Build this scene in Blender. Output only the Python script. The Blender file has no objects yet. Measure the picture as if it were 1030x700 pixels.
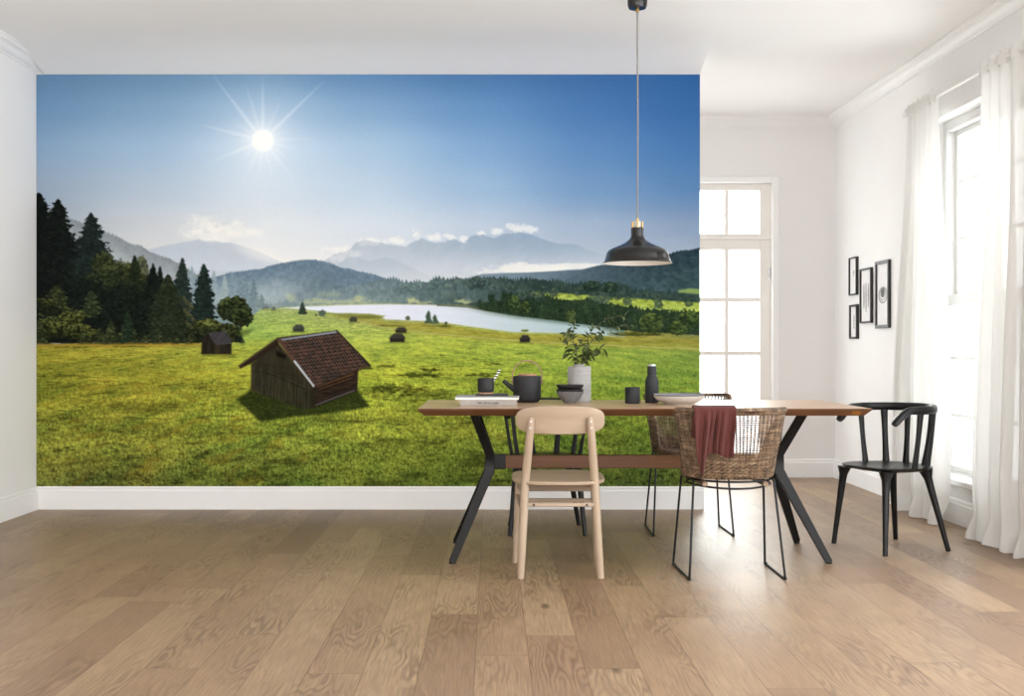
import bpy, bmesh, math, random
from mathutils import Vector, Matrix

scene = bpy.context.scene
COL = scene.collection
PI = math.pi

# ---------------------------------------------------------------- camera, sky, exposure
FOCAL = 1180.0                       # focal length in pixels of the 1030 x 700 frame
cam_data = bpy.data.cameras.new('camera')
cam = bpy.data.objects.new('camera', cam_data)
COL.objects.link(cam)
cam.location = (0, 0, 1.025)
cam.rotation_euler = (PI / 2, 0, 0)
cam_data.sensor_width = 36
cam_data.lens = FOCAL / 1030 * 36
cam_data.shift_x = 20 / 1030
cam_data.clip_start = .05
scene.camera = cam

world = bpy.data.worlds.new('overcast_sky')
scene.world = world
world.use_nodes = True
bg = world.node_tree.nodes['Background']
bg.inputs['Color'].default_value = (.955, .98, 1.0, 1)
bg.inputs['Strength'].default_value = 3.6

def area(name, loc, rot, sx, sy, power, color=(1, 1, 1)):
    l = bpy.data.lights.new(name, 'AREA')
    l.shape = 'RECTANGLE'; l.size = sx; l.size_y = sy; l.energy = power; l.color = color
    o = bpy.data.objects.new(name, l); COL.objects.link(o)
    o.location = loc; o.rotation_euler = rot
    return o
area('window_daylight', (3.7, 6.62, 3.3), (0, math.radians(40), 0), 1.2, 1.4, 45, (1, .97, .92))
area('garden_door_daylight', (1.85, 10.3, 1.9), (math.radians(-65), 0, 0), .9, 1.6, 50, (1, .97, .93))
area('bounce_fill', (-.3, -.45, 1.2), (math.radians(140), 0, 0), 4.2, 1.2, 94, (1, .985, .96))   # unseen fill added behind the camera to brighten the ceiling

vs = scene.view_settings
scene.display_settings.display_device = 'sRGB'
vs.view_transform = 'Standard'; vs.look = 'None'; vs.gamma = 1; vs.exposure = 0.58
vs.use_curve_mapping = False
scene.cycles.use_denoising = True
scene.cycles.max_bounces = 10
scene.cycles.diffuse_bounces = 6
scene.cycles.transparent_max_bounces = 16

# ---------------------------------------------------------------- the printed landscape, painted in pixels of the print
def paint_mural(S=1.5):
    """Paints the printed landscape (sRGB 0..1, rows from the top) in print units x 36.5..704, y 75..489."""
    import numpy as np
    X0, X1, Y0, Y1 = 36.5, 704.0, 75.0, 489.0
    W, H = int((X1 - X0) * S), int((Y1 - Y0) * S)
    xs = X0 + (np.arange(W) + .5) * (X1 - X0) / W
    ys = Y0 + (np.arange(H) + .5) * (Y1 - Y0) / H
    X, Y = np.meshgrid(xs, ys)
    rng = np.random.RandomState(7)
    tex = {}

    def lattice(u, v, seed):
        if seed not in tex:
            tex[seed] = np.random.RandomState(seed).rand(256, 256)
        t = tex[seed]
        iu, iv = np.floor(u).astype(int), np.floor(v).astype(int)
        fu, fv = u - iu, v - iv
        fu = fu * fu * (3 - 2 * fu); fv = fv * fv * (3 - 2 * fv)
        a, b = t[iv & 255, iu & 255], t[iv & 255, (iu + 1) & 255]
        c, d = t[(iv + 1) & 255, iu & 255], t[(iv + 1) & 255, (iu + 1) & 255]
        return (a * (1 - fu) + b * fu) * (1 - fv) + (c * (1 - fu) + d * fu) * fv

    def fbm(u, v, seed, n=4):
        s = 0; amp = .5; tot = 0
        for k in range(n):
            s = s + amp * lattice(u * 2 ** k + 17.3 * k, v * 2 ** k + 9.1 * k, seed + k)
            tot += amp; amp *= .55
        return s / tot - .5

    def grid(gx, gy, rows):
        g = np.array(rows, float)
        ix = np.interp(xs, gx, np.arange(len(gx))); iy = np.interp(ys, gy, np.arange(len(gy)))
        jx = np.clip(np.floor(ix).astype(int), 0, len(gx) - 2); jy = np.clip(np.floor(iy).astype(int), 0, len(gy) - 2)
        fx = ix - jx; fy = iy - jy
        fx = (fx * .5 + .5 * fx * fx * (3 - 2 * fx))[None, :, None]
        fy = (fy * .5 + .5 * fy * fy * (3 - 2 * fy))[:, None, None]
        a = g[jy][:, jx] * (1 - fx) + g[jy][:, jx + 1] * fx
        b = g[jy + 1][:, jx] * (1 - fx) + g[jy + 1][:, jx + 1] * fx
        return a * (1 - fy) + b * fy

    def sm(a, b, t):
        t = np.clip((t - a) / (b - a), 0, 1)
        return t * t * (3 - 2 * t)

    def prof(pts):
        p = np.array(pts, float)
        return np.interp(xs, p[:, 0], p[:, 1])[None, :]

    def poly(pts, soft=.7):
        """soft-edged mask of a polygon"""
        p = np.array(pts, float)
        x0, x1 = p[:, 0].min() - 3, p[:, 0].max() + 3
        y0, y1 = p[:, 1].min() - 3, p[:, 1].max() + 3
        m = np.zeros((H, W))
        i0, i1 = np.searchsorted(xs, [x0, x1]); j0, j1 = np.searchsorted(ys, [y0, y1])
        if i1 <= i0 or j1 <= j0:
            return m
        x, y = X[j0:j1, i0:i1], Y[j0:j1, i0:i1]
        inside = np.zeros(x.shape, bool); dist = np.full(x.shape, 99.)
        n = len(p)
        for k in range(n):
            (ax, ay), (bx, by) = p[k], p[(k + 1) % n]
            if ay != by:
                c = ((ay > y) != (by > y)) & (x < (bx - ax) * (y - ay) / (by - ay) + ax)
                inside ^= c
            l2 = (bx - ax) ** 2 + (by - ay) ** 2 + 1e-9
            t = np.clip(((x - ax) * (bx - ax) + (y - ay) * (by - ay)) / l2, 0, 1)
            dist = np.minimum(dist, np.hypot(x - ax - t * (bx - ax), y - ay - t * (by - ay)))
        sd = np.where(inside, dist, -dist)
        m[j0:j1, i0:i1] = np.clip(sd / soft * .5 + .5, 0, 1)
        return m

    def line(pts, wd):
        m = np.zeros((H, W))
        for (ax, ay), (bx, by) in zip(pts[:-1], pts[1:]):
            l2 = (bx - ax) ** 2 + (by - ay) ** 2 + 1e-9
            i0, i1 = np.searchsorted(xs, [min(ax, bx) - 4, max(ax, bx) + 4])
            j0, j1 = np.searchsorted(ys, [min(ay, by) - 4, max(ay, by) + 4])
            x, y = X[j0:j1, i0:i1], Y[j0:j1, i0:i1]
            t = np.clip(((x - ax) * (bx - ax) + (y - ay) * (by - ay)) / l2, 0, 1)
            d = np.hypot(x - ax - t * (bx - ax), y - ay - t * (by - ay))
            m[j0:j1, i0:i1] = np.maximum(m[j0:j1, i0:i1], np.clip(wd / 2 - d + .5, 0, 1))
        return m

    def over(img, m, col):
        c = np.asarray(col, float)
        m = m[..., None]
        return img * (1 - m) + c * m

    # ---- sky ----
    gx = [36, 150, 264, 370, 480, 590, 704]
    gy = [75, 110, 150, 190, 230, 265]
    img = grid(gx, gy, [
        [(94, 128, 162), (103, 138, 171), (112, 147, 181), (92, 131, 172), (74, 114, 160), (58, 100, 150), (46, 90, 143)],
        [(108, 143, 178), (126, 159, 191), (150, 180, 208), (125, 160, 195), (97, 137, 182), (70, 112, 163), (52, 95, 149)],
        [(132, 160, 188), (153, 181, 208), (186, 207, 227), (160, 188, 214), (122, 158, 196), (88, 127, 174), (64, 107, 158)],
        [(146, 163, 182), (172, 189, 206), (197, 211, 225), (178, 198, 217), (145, 173, 202), (106, 140, 178), (82, 118, 161)],
        [(162, 171, 181), (194, 200, 206), (212, 218, 223), (200, 210, 220), (176, 190, 206), (146, 164, 186), (122, 141, 167)],
        [(182, 186, 187), (210, 211, 209), (222, 223, 223), (214, 217, 220), (192, 200, 209), (170, 179, 191), (152, 163, 178)]])
    # sun with its star of rays
    sx, sy = 264.3, 141.5
    dx, dy = X - sx, sy - Y
    r = np.hypot(dx, dy); th = np.degrees(np.arctan2(dy, dx)) % 360
    glow = np.clip(.60 * np.exp(-(r / 17) ** 1.3) + .20 * np.exp(-(r / 48) ** 1.5), 0, 1)
    for ang, ln, st in ((90, 66, .55), (127.5, 84, .6), (107, 60, .4), (166, 70, .55), (203, 60, .55), (245, 46, .35),
                        (264, 42, .3), (285, 40, .3), (309, 52, .35), (345, 38, .35), (2, 52, .3), (44, 88, .6),
                        (66, 44, .35), (181, 32, .35), (147, 38, .35), (222, 32, .3), (325, 34, .3), (22, 30, .35)):
        da = np.abs((th - ang + 180) % 360 - 180)
        off = r * np.radians(da)
        wdt = 2.0 * (1 - .65 * np.clip(r / ln, 0, 1)) + .3
        ray = np.exp(-(off / wdt) ** 2) * np.clip(1 - r / ln, 0, 1) ** .7 * (da < 60)
        glow = np.maximum(glow, glow + .62 * ray * st * (1 - glow))
    glow = np.maximum(glow, sm(15, 8.5, r))
    img = over(img, glow, (253, 253, 252))
    img = img + (fbm(X / 60, Y / 14, 40, 4) * 6 * sm(150, 230, Y))[..., None]

    # ---- far range on the left, with cloud on it ----
    n1 = fbm(X / 16, Y / 9, 50, 5)
    rid = prof([(36, 262), (150, 251), (165, 247), (185, 243.5), (195, 242), (200, 240.3), (207, 243), (216, 241.8), (222, 244), (232, 244), (245, 248), (260, 253), (275, 260), (287, 266), (300, 275)])
    cl = sm(0, 1, 1.25 - np.hypot((X - 213) / 42, (Y - 232) / 13) + n1 * 1.5)
    img = over(img, cl * .9, (231, 231, 227))
    img = over(img, sm(-.05, .2, fbm(X / 11, Y / 6, 55, 4)) * np.exp(-((X - 208) / 25) ** 2 - ((Y - 229) / 6) ** 2) * .9, (194, 202, 208))
    m = sm(-1.2, 1.2, Y - rid)
    far = np.array((180, 190, 202)) + sm(240, 285, Y)[..., None] * np.array((14, 13, 11)) + (fbm(X / 9, Y / 12, 60) * 8)[..., None]
    img = over(img, m * (1 - .55 * cl * sm(250, 240, Y)), far)
    img = over(img, np.exp(-((X - 263) / 26) ** 2 - ((Y - 252 - (X - 250) * .32) / 7) ** 2) * .6, (229, 229, 226))

    # ---- right far range ----
    rid = prof([(300, 275), (325, 263), (335, 256), (345, 253.5), (352, 251), (358, 243.5), (366, 241.5), (380, 244), (395, 246), (408, 248), (418, 242), (424, 240),
                (432, 243), (442, 244.5), (450, 242), (458, 241), (466, 244.5), (473, 238), (480, 236), (490, 237), (497, 239), (505, 236), (512, 234.5), (524, 234.5),
                (535, 236), (545, 240), (556, 244), (565, 246), (573, 245), (581, 247), (590, 251), (600, 254.5), (608, 257), (625, 262), (650, 270), (704, 280)])
    rid = rid + (lattice(xs / 3., xs * 0, 65) - .5)[None, :] * 1.4
    puff = -9.
    for cx, cy, a, b in ((372, 244, 14, 5), (398, 243, 16, 5), (418, 236, 7, 6), (436, 239, 11, 5), (452, 238, 9, 5), (466, 240, 5, 5), (500, 232, 10, 4.5), (518, 229.5, 13, 4.5), (536, 231, 9, 4.5), (484, 235, 7, 3), (345, 256, 22, 9)):
        puff = np.maximum(puff, 1.1 - np.hypot((X - cx) / a, (Y - cy) / b))
    puff = sm(.05, .8, puff + fbm(X / 7, Y / 5, 70, 5) * 1.9 + fbm(X / 2.4, Y / 2, 73, 3) * .5)
    img = over(img, puff * .62, (232, 231, 226))
    t = sm(330, 560, X)[..., None]; v = sm(238, 282, Y)[..., None]
    far = (1 - t) * np.array((174, 185, 198)) + t * np.array((136, 156, 177)); far = far * (1 - v) + v * np.array((191, 198, 206))
    far = far + (fbm(X / 8 + Y / 14, Y / 10, 75) * 9)[..., None]
    img = over(img, sm(-1, 1.2, Y - rid) * (1 - .35 * puff), far)
    rid2 = prof([(330, 272), (345, 262), (352, 258), (362, 259), (372, 262.5), (388, 258.3), (396, 260), (406, 265), (420, 272), (440, 282), (704, 300)])
    img = over(img, sm(-1, 1.5, Y - rid2) * .6 * sm(285, 262, Y), (163, 177, 191))
    fog = sm(0, .5, 1.0 - np.hypot((X - 535) / 62, (Y - 270.5) / 7.5) + fbm(X / 10, Y / 5, 80, 4) * 1.1)
    img = over(img, fog * .85, (222, 221, 217))
    fog = sm(0, .5, 1.0 - np.hypot((X - 585) / 32, (Y - 267.5) / 3.6) + fbm(X / 8, Y / 4, 83, 4) * .7)
    img = over(img, fog * .8, (219, 218, 214))

    def trees_edge(seed, sc=3.2, amp=3.5):
        """a ragged line of tree tops"""
        a = np.abs(((xs / sc + 3 * lattice(xs / 9., xs * 0 + 3, seed)) % 1) - .5) * 2
        b = lattice(xs / sc * .8, xs * 0 + 8, seed + 1)
        return (-(1 - a) * amp * (.35 + .65 * b) - (lattice(xs / 11., xs * 0, seed + 2) - .5) * amp)[None, :]

    # ---- slope in haze on the left ----
    rid = prof([(36, 205), (90, 228), (104, 234), (112, 237), (122, 241), (130, 245), (140, 248), (150, 253), (160, 257), (170, 260), (180, 265), (195, 276), (230, 290), (704, 400)]) + trees_edge(90, 4, 2.6)
    c = np.array((132, 140, 146)) + sm(0, 34, Y - rid)[..., None] * np.array((46, 46, 43)) + (fbm(X / 4, Y / 3, 95) * 22)[..., None]
    img = over(img, sm(-.7, .9, Y - rid), c)

    # ---- right hill ----
    rid = prof([(36, 330), (440, 292), (470, 279.5), (485, 275.5), (510, 274.5), (530, 274), (550, 273), (565, 272), (585, 271), (600, 267.5), (612, 266), (630, 265), (655, 260), (676, 255), (690, 252.3), (704, 249.5)]) + trees_edge(100, 3.4, 1.6) * sm(560, 680, xs)[None, :]
    t = sm(480, 690, X)[..., None]
    c = (1 - t) * np.array((112, 132, 147)) + t * np.array((38, 54, 62))
    c = c + sm(2, 30, Y - rid)[..., None] * ((1 - t) * np.array((-38, -36, -38)) + t * np.array((12, 16, 12))) + (fbm(X / 4, Y / 3.2, 105, 4) * 30 * (.3 + t[..., 0]))[..., None]
    img = over(img, sm(-.7, .9, Y - rid), c)

    # ---- wooded dome in the middle ----
    rid = prof([(36, 300), (215, 279), (240, 273), (250, 272), (260, 271), (272, 267), (285, 264), (300, 262.3), (315, 262), (325, 263.5), (335, 266), (345, 270), (360, 273), (375, 276), (388, 281), (400, 284), (430, 292), (704, 380)]) + trees_edge(110, 2.6, 1.5)
    v = sm(0, 34, Y - rid)[..., None]
    t = sm(270, 330, X)[..., None]
    c = np.array((99, 120, 137)) * (1 - v) + v * ((1 - t) * np.array((150, 166, 174)) + t * np.array((98, 117, 126)))
    c = c + (fbm(X / 3.4, Y / 3.4, 115, 4) * 34)[..., None]
    img = over(img, sm(-.7, .9, Y - rid), c)

    # ---- far forest band along the lake ----
    top = prof([(280, 306), (300, 296), (325, 291), (360, 288), (390, 283), (400, 283), (412, 283), (425, 282), (440, 282), (462, 279.5), (475, 283), (490, 281), (500, 282), (515, 280.5), (530, 283), (550, 283.5), (560, 285), (580, 287), (595, 285), (620, 287), (640, 291), (660, 293), (680, 294), (704, 296)]) + trees_edge(120, 3.8, 4.2)
    bump = fbm(X / 3.2, Y / 4.2, 125, 4)
    t = sm(330, 560, X)[..., None]
    c = (1 - t) * np.array((112, 130, 138)) + t * np.array((46, 62, 58))
    c = c + sm(0, 22, Y - top)[..., None] * ((1 - t) * np.array((14, 16, 10)) + t * np.array((-8, -8, -10))) + (bump * 42)[..., None] * np.array((1, 1.05, .9))
    img = over(img, sm(-.8, .8, Y - top), c)
    # light clearings at the far shore
    for cx, cy, a, b, k in ((292, 299, 7, 6, .5), (318, 303, 22, 4, .5), (350, 303.5, 40, 3, .45), (362, 300, 10, 4.5, .6), (412, 302, 9, 4, .8), (424, 304, 12, 2.2, .7), (468, 303, 14, 3, .75), (330, 296, 16, 4, .25)):
        img = over(img, sm(0, .7, 1 - np.hypot((X - cx) / a, (Y - cy) / b) + fbm(X / 4, Y / 2.5, 130) * 1.0) * k, (190, 193, 140))

    # ---- field on the hillside ----
    fld = poly([(520, 294.5), (545, 294), (575, 295.5), (610, 298.5), (650, 301), (704, 304.5), (704, 318), (680, 316), (650, 312), (620, 308), (590, 303), (520, 299)], .8)
    c = np.array((150, 166, 74)) + (fbm(X / 6, Y / 1.6, 135, 4) * 80)[..., None]
    img = over(img, fld * sm(510, 545, X), c)
    img = over(img, fld * sm(.08, .2, fbm(X / 3.5, Y / 1.5, 140, 3)) * sm(302, 307, Y - (X - 600) * .05) * .8, (58, 78, 40))
    img = over(img, poly([(682, 292), (694, 290), (704, 291), (704, 296), (682, 294)], 1) * .7, (150, 175, 90))

    # ---- near meadow base ----
    gx = [36, 140, 250, 350, 450, 560, 704]
    gy = [304, 318, 335, 350, 375, 400, 430, 460, 489]
    mead = grid(gx, gy, [
        [(150, 165, 90), (165, 178, 100), (176, 186, 110), (182, 184, 120), (153, 148, 82), (127, 116, 66), (110, 104, 58)],
        [(165, 172, 70), (170, 180, 80), (168, 186, 84), (176, 182, 90), (161, 150, 74), (157, 142, 68), (132, 122, 60)],
        [(176, 168, 58), (178, 180, 66), (166, 190, 76), (182, 192, 78), (179, 186, 64), (173, 168, 62), (142, 132, 56)],
        [(174, 162, 42), (176, 168, 46), (178, 186, 58), (188, 196, 66), (185, 194, 60), (165, 180, 58), (140, 156, 54)],
        [(148, 144, 36), (158, 152, 38), (182, 182, 48), (186, 192, 52), (177, 184, 50), (153, 172, 50), (126, 146, 44)],
        [(140, 138, 34), (148, 140, 34), (154, 158, 40), (164, 172, 44), (163, 168, 44), (149, 166, 44), (126, 146, 38)],
        [(142, 144, 40), (142, 142, 38), (146, 152, 40), (148, 156, 42), (145, 150, 40), (133, 148, 40), (120, 138, 36)],
        [(132, 134, 40), (130, 132, 38), (134, 142, 42), (134, 146, 40), (127, 138, 36), (119, 134, 38), (108, 122, 36)],
        [(112, 118, 40), (110, 112, 34), (108, 122, 34), (114, 130, 36), (107, 120, 32), (99, 112, 34), (90, 100, 32)]])
    d = np.maximum(Y - 292, 6.)
    u = (X - 380) / d * 6; w = 900. / d
    big = fbm(u * .8, w * 1.4, 150, 3)
    mid = fbm(u * 2.2, w * 5.2, 155, 4)
    streak = fbm(u * 1.2 + w * .12, w * 7, 158, 3)
    fine = fbm(X / 1.9, Y / 1.15, 160, 3)
    blade = fbm(X / 1.1, Y / 2.6, 165, 2)
    k = sm(335, 440, Y); rt = sm(480, 640, X)
    sh = big * .34 + mid * .30 * (1 - .45 * rt)
    sh = sh + fine * (.20 + .62 * k) + blade * (.08 + .55 * k) + fbm(X / 4.5, Y / 2.0, 167, 3) * .30 * (.3 + .7 * k)
    mead = mead * np.array((.86, .885, .92)) + np.array((2, 4, 14))
    mead = mead * (1 + sh)[..., None]
    mead = mead + (big * 50)[..., None] * np.array((.5, .05, .0))
    dark = sm(.10, .34, streak + .6 * mid + .35 * fine) * sm(338, 356, Y) * (1 - .8 * rt)
    mead = mead * (1 - .36 * dark)[..., None]
    # brownish tufts on the left slope
    br = sm(.06, .26, fbm(u * 1.5, w * 3.2, 170, 4)) * sm(430, 250, X) * sm(340, 360, Y)
    mead = over(mead, br * .34, (130, 104, 34))
    tuft = sm(.12, .30, fbm(X / 3.6, Y / 2.3, 176, 3)) * sm(400, 488, Y)
    mead = mead * (1 - .46 * tuft)[..., None]
    # low rounded hummocks of the foreground: crest lighter, lee darker
    for cx, cy, a, b in ((330, 415, 62, 9), (375, 412, 60, 12), (210, 425, 90, 11), (90, 455, 80, 12), (380, 440, 80, 12), (150, 405, 70, 8), (60, 415, 50, 8), (300, 452, 90, 12), (430, 395, 55, 9), (110, 385, 60, 6), (540, 455, 80, 10)):
        e = np.hypot((X - cx) / a, (Y - cy) / b)
        s_ = np.exp(-(e - .0) ** 2 * 1.2) * (cy + b * .15 - Y) / b
        mead = mead * (1 + .26 * np.clip(s_, -1, 1))[..., None]
    for cx, cy, a, b, kk in ((436, 372, 18, 1.8, .75), (424, 377, 24, 3.2, .6), (400, 391, 30, 6, .5), (430, 395, 36, 6, .3), (485, 377, 22, 2, .6), (390, 368, 12, 1.6, .5), (500, 366, 14, 1.3, .5), (446, 357, 5, .8, .5), (480, 361, 8, .9, .4),
                             (372, 393, 34, 7, .35), (130, 348.5, 32, 1, .55), (70, 349, 20, .9, .5), (66, 378, 30, 2, .35), (120, 407, 16, 3, .3), (60, 452, 14, 2, .6), (67, 450, 5, 1.5, .5), (260, 479, 80, 5, .25), (110, 480, 50, 5, .35),
                             (220, 388, 30, 5, .25), (372, 370, 8, 1.6, .6)):
        e = sm(0, .8, 1.1 - np.hypot((X - cx) / a, (Y - cy) / b) + fbm(X / 4, Y / 1.7, 178, 5) * 2.2)
        mead = mead * (1 - kk * .8 * e)[..., None]
    edge = prof([(36, 347), (90, 345), (140, 344), (190, 345), (230, 338), (262, 311), (288, 308.5), (330, 306), (390, 305), (430, 306), (470, 307), (490, 311), (520, 316), (550, 319), (600, 325), (650, 331), (704, 334)])
    img = over(img, sm(-.8, .8, Y - edge), mead)

    # ---- lake ----
    lake = poly([(286, 309.8), (300, 308.6), (345, 306.8), (390, 306), (430, 306.6), (470, 308), (490, 312), (520, 316.5), (550, 320), (575, 323), (600, 326), (622, 330), (634, 336), (626, 339), (600, 337), (575, 335.3), (550, 334.8), (515, 334), (495, 331.3), (470, 328), (450, 325), (430, 323), (405, 322), (388, 321.2), (384, 319.5), (388, 317.5), (372, 315.6), (338, 315), (325, 313), (306, 311)], .8)
    t = sm(390, 590, X)[..., None]
    c = (1 - t) * np.array((214, 219, 232)) + t * np.array((168, 188, 192))
    shore = np.interp(xs, [286, 390, 470, 490, 520, 550, 600, 640], [309, 306, 308, 312, 316.5, 320, 326, 336])[None, :]
    c = c + (sm(7, 0, Y - shore) * sm(440, 520, X))[..., None] * np.array((-75, -72, -85)) + (fbm(X / 14, Y / 1.2, 180) * 8)[..., None]
    img = over(img, lake, c)
    img = over(img, poly([(690, 333), (704, 331), (704, 336), (694, 337)], 1), (150, 165, 170))

    # olive shore strip, spit, path
    strip = sm(0, 2, Y - np.interp(xs, [286, 306, 338, 372, 388, 430, 470, 515, 560, 704], [311, 313, 316.5, 317, 322.5, 324.5, 329.5, 335.5, 336.5, 339])[None, :]) * sm(4, 0, Y - np.interp(xs, [286, 330, 352, 388, 430, 500, 560, 704], [316, 318, 320, 329, 334.5, 341, 345, 351])[None, :])
    img = over(img, strip * .5 * sm(300, 380, X), np.array((142, 128, 50)) + (fbm(X / 7, Y / 1.6, 185, 4) * 80)[..., None])
    for cx, cy, a, b in ((392, 327.6, 22, 1.5), (447, 328, 9, 2), (366, 319, 20, 2), (440, 328, 18, 1)):
        img = over(img, sm(0, .8, 1 - np.hypot((X - cx) / a, (Y - cy) / b) + fbm(X / 5, Y / 2, 186) * .8) * .6, (74, 74, 30))
    img = over(img, poly([(330, 315.6), (352, 315), (372, 316), (386, 318.5), (380, 320.5), (350, 320)], 1) * .7, (112, 116, 54))
    img = over(img, line([(352, 321), (368, 325), (388, 330), (430, 335), (500, 341), (560, 345), (704, 351)], .8) * .6, (178, 180, 140))
    for k in range(60):   # fence posts
        x = 590 + k * 1.9
        img = over(img, line([(x, 340.5 + (x - 590) * .03), (x, 342.5 + (x - 590) * .03)], .7) * .35, (70, 70, 30))

    # ---- trees ----
    def conifer(x, y, base, hw, col, lit=(0, 0, 0), soft=.8, rag=1., seed=None, k=1.):
        nonlocal img
        seed = int(x * 7 + y * 3) if seed is None else seed
        h = base - y
        i0, i1 = np.searchsorted(xs, [x - hw * 1.5, x + hw * 1.5]); j0, j1 = np.searchsorted(ys, [y - 2, base + 1])
        if i1 <= i0: return
        xx, yy = X[j0:j1, i0:i1], Y[j0:j1, i0:i1]
        tt = np.clip((yy - y) / h, 0, 1)
        lay = max(5, h / 5.5)
        saw = (tt * lay + 1.3 * lattice(xx / 3.1 + seed, yy / 5, seed) + .25 * np.abs(xx - x) / hw) % 1
        width = hw * (tt ** .7) * (.74 + .26 * saw * rag + .5 * fbm(xx / 2.2 + seed, yy / 1.8, seed + 9, 3) * rag) + .4
        width = width * (1 + .5 * (lattice(xx * 0 + np.sign(xx - x) * 5 + seed, yy / 2.2, seed + 3) - .5) * rag)
        mm = np.clip((width - np.abs(xx - x)) / soft * .5 + .5, 0, 1)
        mm = mm * np.clip((yy - y + 1) / 1.2, 0, 1) * np.clip((base - yy) / 1.5, 0, 1) * k
        tx = fbm(xx / 3 + seed, yy / 2.1, seed + 5, 4)
        kc = min(1.1, 34. / np.mean(col))
        c = np.array(col) * (1 + tx * kc)[..., None]
        l = np.clip((saw - .35) * 1.2, 0, 1) * np.clip(.5 + tx * 2.2, 0, 1.3)
        c = (c + l[..., None] * np.array(lit)) * (.82 if x < 262 and np.mean(col) < 90 else 1.)
        sub = img[j0:j1, i0:i1]
        img[j0:j1, i0:i1] = sub * (1 - mm[..., None]) + c * mm[..., None]

    def round_tree(x, y, a, b, col, lit=(0, 0, 0), k=1., sd=0):
        nonlocal img
        i0, i1 = np.searchsorted(xs, [x - a * 1.5, x + a * 1.5]); j0, j1 = np.searchsorted(ys, [y - b * 1.5, y + b * 1.5])
        if i1 <= i0: return
        xx, yy = X[j0:j1, i0:i1], Y[j0:j1, i0:i1]
        e = np.hypot((xx - x) / a, (yy - y) / b)
        nz = fbm(xx / (a * .28) + x + sd, yy / (b * .25), 210 + sd, 4)
        mm = np.clip((1 - e + nz * .55) * min(a, b) / .8, 0, 1) * k
        kc = min(1.4, 60. / np.mean(col))
        leaf = fbm(xx / 2.4 + x, yy / 1.9, 220 + sd, 4)
        c = np.array(col) * (1 + leaf * kc)[..., None]
        up = np.clip(.1 - (yy - y) / b * .6 + nz * 1.6 + leaf * 2.2, 0, 1)
        c = (c + up[..., None] * np.array(lit)) * (.78 if x < 262 else .92)
        sub = img[j0:j1, i0:i1]
        img[j0:j1, i0:i1] = sub * (1 - mm[..., None]) + c * mm[..., None]

    # front forest band right of the lake
    R = np.random.RandomState(11)
    topf = [(470, 300), (490, 298), (505, 296), (525, 297), (545, 299), (575, 302), (600, 305), (620, 307), (640, 311), (660, 311), (680, 314), (704, 317)]
    botf = [(470, 308.5), (490, 312.5), (520, 317.6), (550, 321), (600, 327.5), (640, 334), (704, 337)]
    tp = np.interp(xs, *np.array(topf, float).T)[None, :] + trees_edge(230, 4.5, 5); bt = np.interp(xs, *np.array(botf, float).T)[None, :]
    bandm = sm(-.8, .8, Y - tp) * sm(.8, -.8, Y - bt - (fbm(X / 5, Y / 5, 233) * 2)) * sm(468, 492, X)
    img = over(img, line([(440, 307), (470, 308.5), (490, 312.5), (520, 317.2), (550, 320.7), (600, 327), (630, 332)], 1.6) * .7, (58, 66, 38))
    img = over(img, bandm, np.array((36, 50, 36)) + (fbm(X / 2.6, Y / 3, 235, 4) * 44)[..., None])
    for k in range(90):
        x = 480 + R.rand() * 224; y0 = np.interp(x, *np.array(topf, float).T) - 2 + R.rand() * 9; yb = min(np.interp(x, *np.array(botf, float).T), y0 + 10 + R.rand() * 10)
        g = R.rand()
        conifer(x, y0, yb, 2.5 + R.rand() * 2.6, (26 + 18 * g, 38 + 22 * g, 30 + 10 * g), (22, 28, 8), k=.9)
    for k in range(60):
        x = 400 + R.rand() * 300; y0 = np.interp(x, [400, 462, 500, 560, 620, 704], [283, 281, 283, 286, 289, 296]) + R.rand() * 9
        t_ = min(1, max(0, (x - 400) / 160)); g = R.rand() * 16
        cc = (86 - 44 * t_ + g, 106 - 48 * t_ + g, 112 - 58 * t_ + g)
        if x > 520: yb = min(y0 + 10, np.interp(x, [520, 600, 704], [294, 297.5, 303]))
        else: yb = min(y0 + 15, 306)
        if R.rand() < .5: conifer(x, y0, yb, 2.4 + R.rand() * 2, cc, (12, 14, 6), k=.8)
        else: round_tree(x, y0 + 5, 5, 5, cc, (20, 24, 4), k=.75, sd=k)
    for x, y, a, b, c, l in ((517, 306, 7, 9, (46, 60, 38), (28, 32, 8)), (529, 310, 5, 7, (46, 60, 36), (28, 32, 8)), (655, 325, 12, 11, (52, 66, 38), (34, 36, 12)), (681, 330, 10, 8, (50, 64, 36), (30, 34, 10)), (694, 321, 12, 8, (44, 58, 34), (30, 34, 10)), (574, 318, 5, 7, (60, 74, 44), (40, 42, 14)),
                             (595, 288, 11, 6, (36, 52, 46), (16, 20, 6)), (613, 289, 9, 6, (38, 54, 46), (16, 20, 6)), (640, 336, 30, 2.6, (72, 76, 34), (20, 20, 8)), (528, 332.5, 5, 1.6, (90, 96, 40), (20, 20, 0)), (480, 285, 12, 7, (60, 78, 76), (14, 16, 8))):
        round_tree(x, y, a, b, c, l)
    for x in range(462, 700, 11):     # field hedge
        if x > 545: round_tree(x, np.interp(x, [545, 704], [296.5, 305]), 3.2, 1.8, (90, 108, 52), (30, 30, 10), k=.5, sd=x)

    # misty conifers of the middle distance
    fogm = np.exp(-((X - 240) / 50) ** 2) * sm(276, 296, Y) * sm(313, 303, Y)
    img = over(img, fogm * .55, (158, 174, 178))
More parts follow.
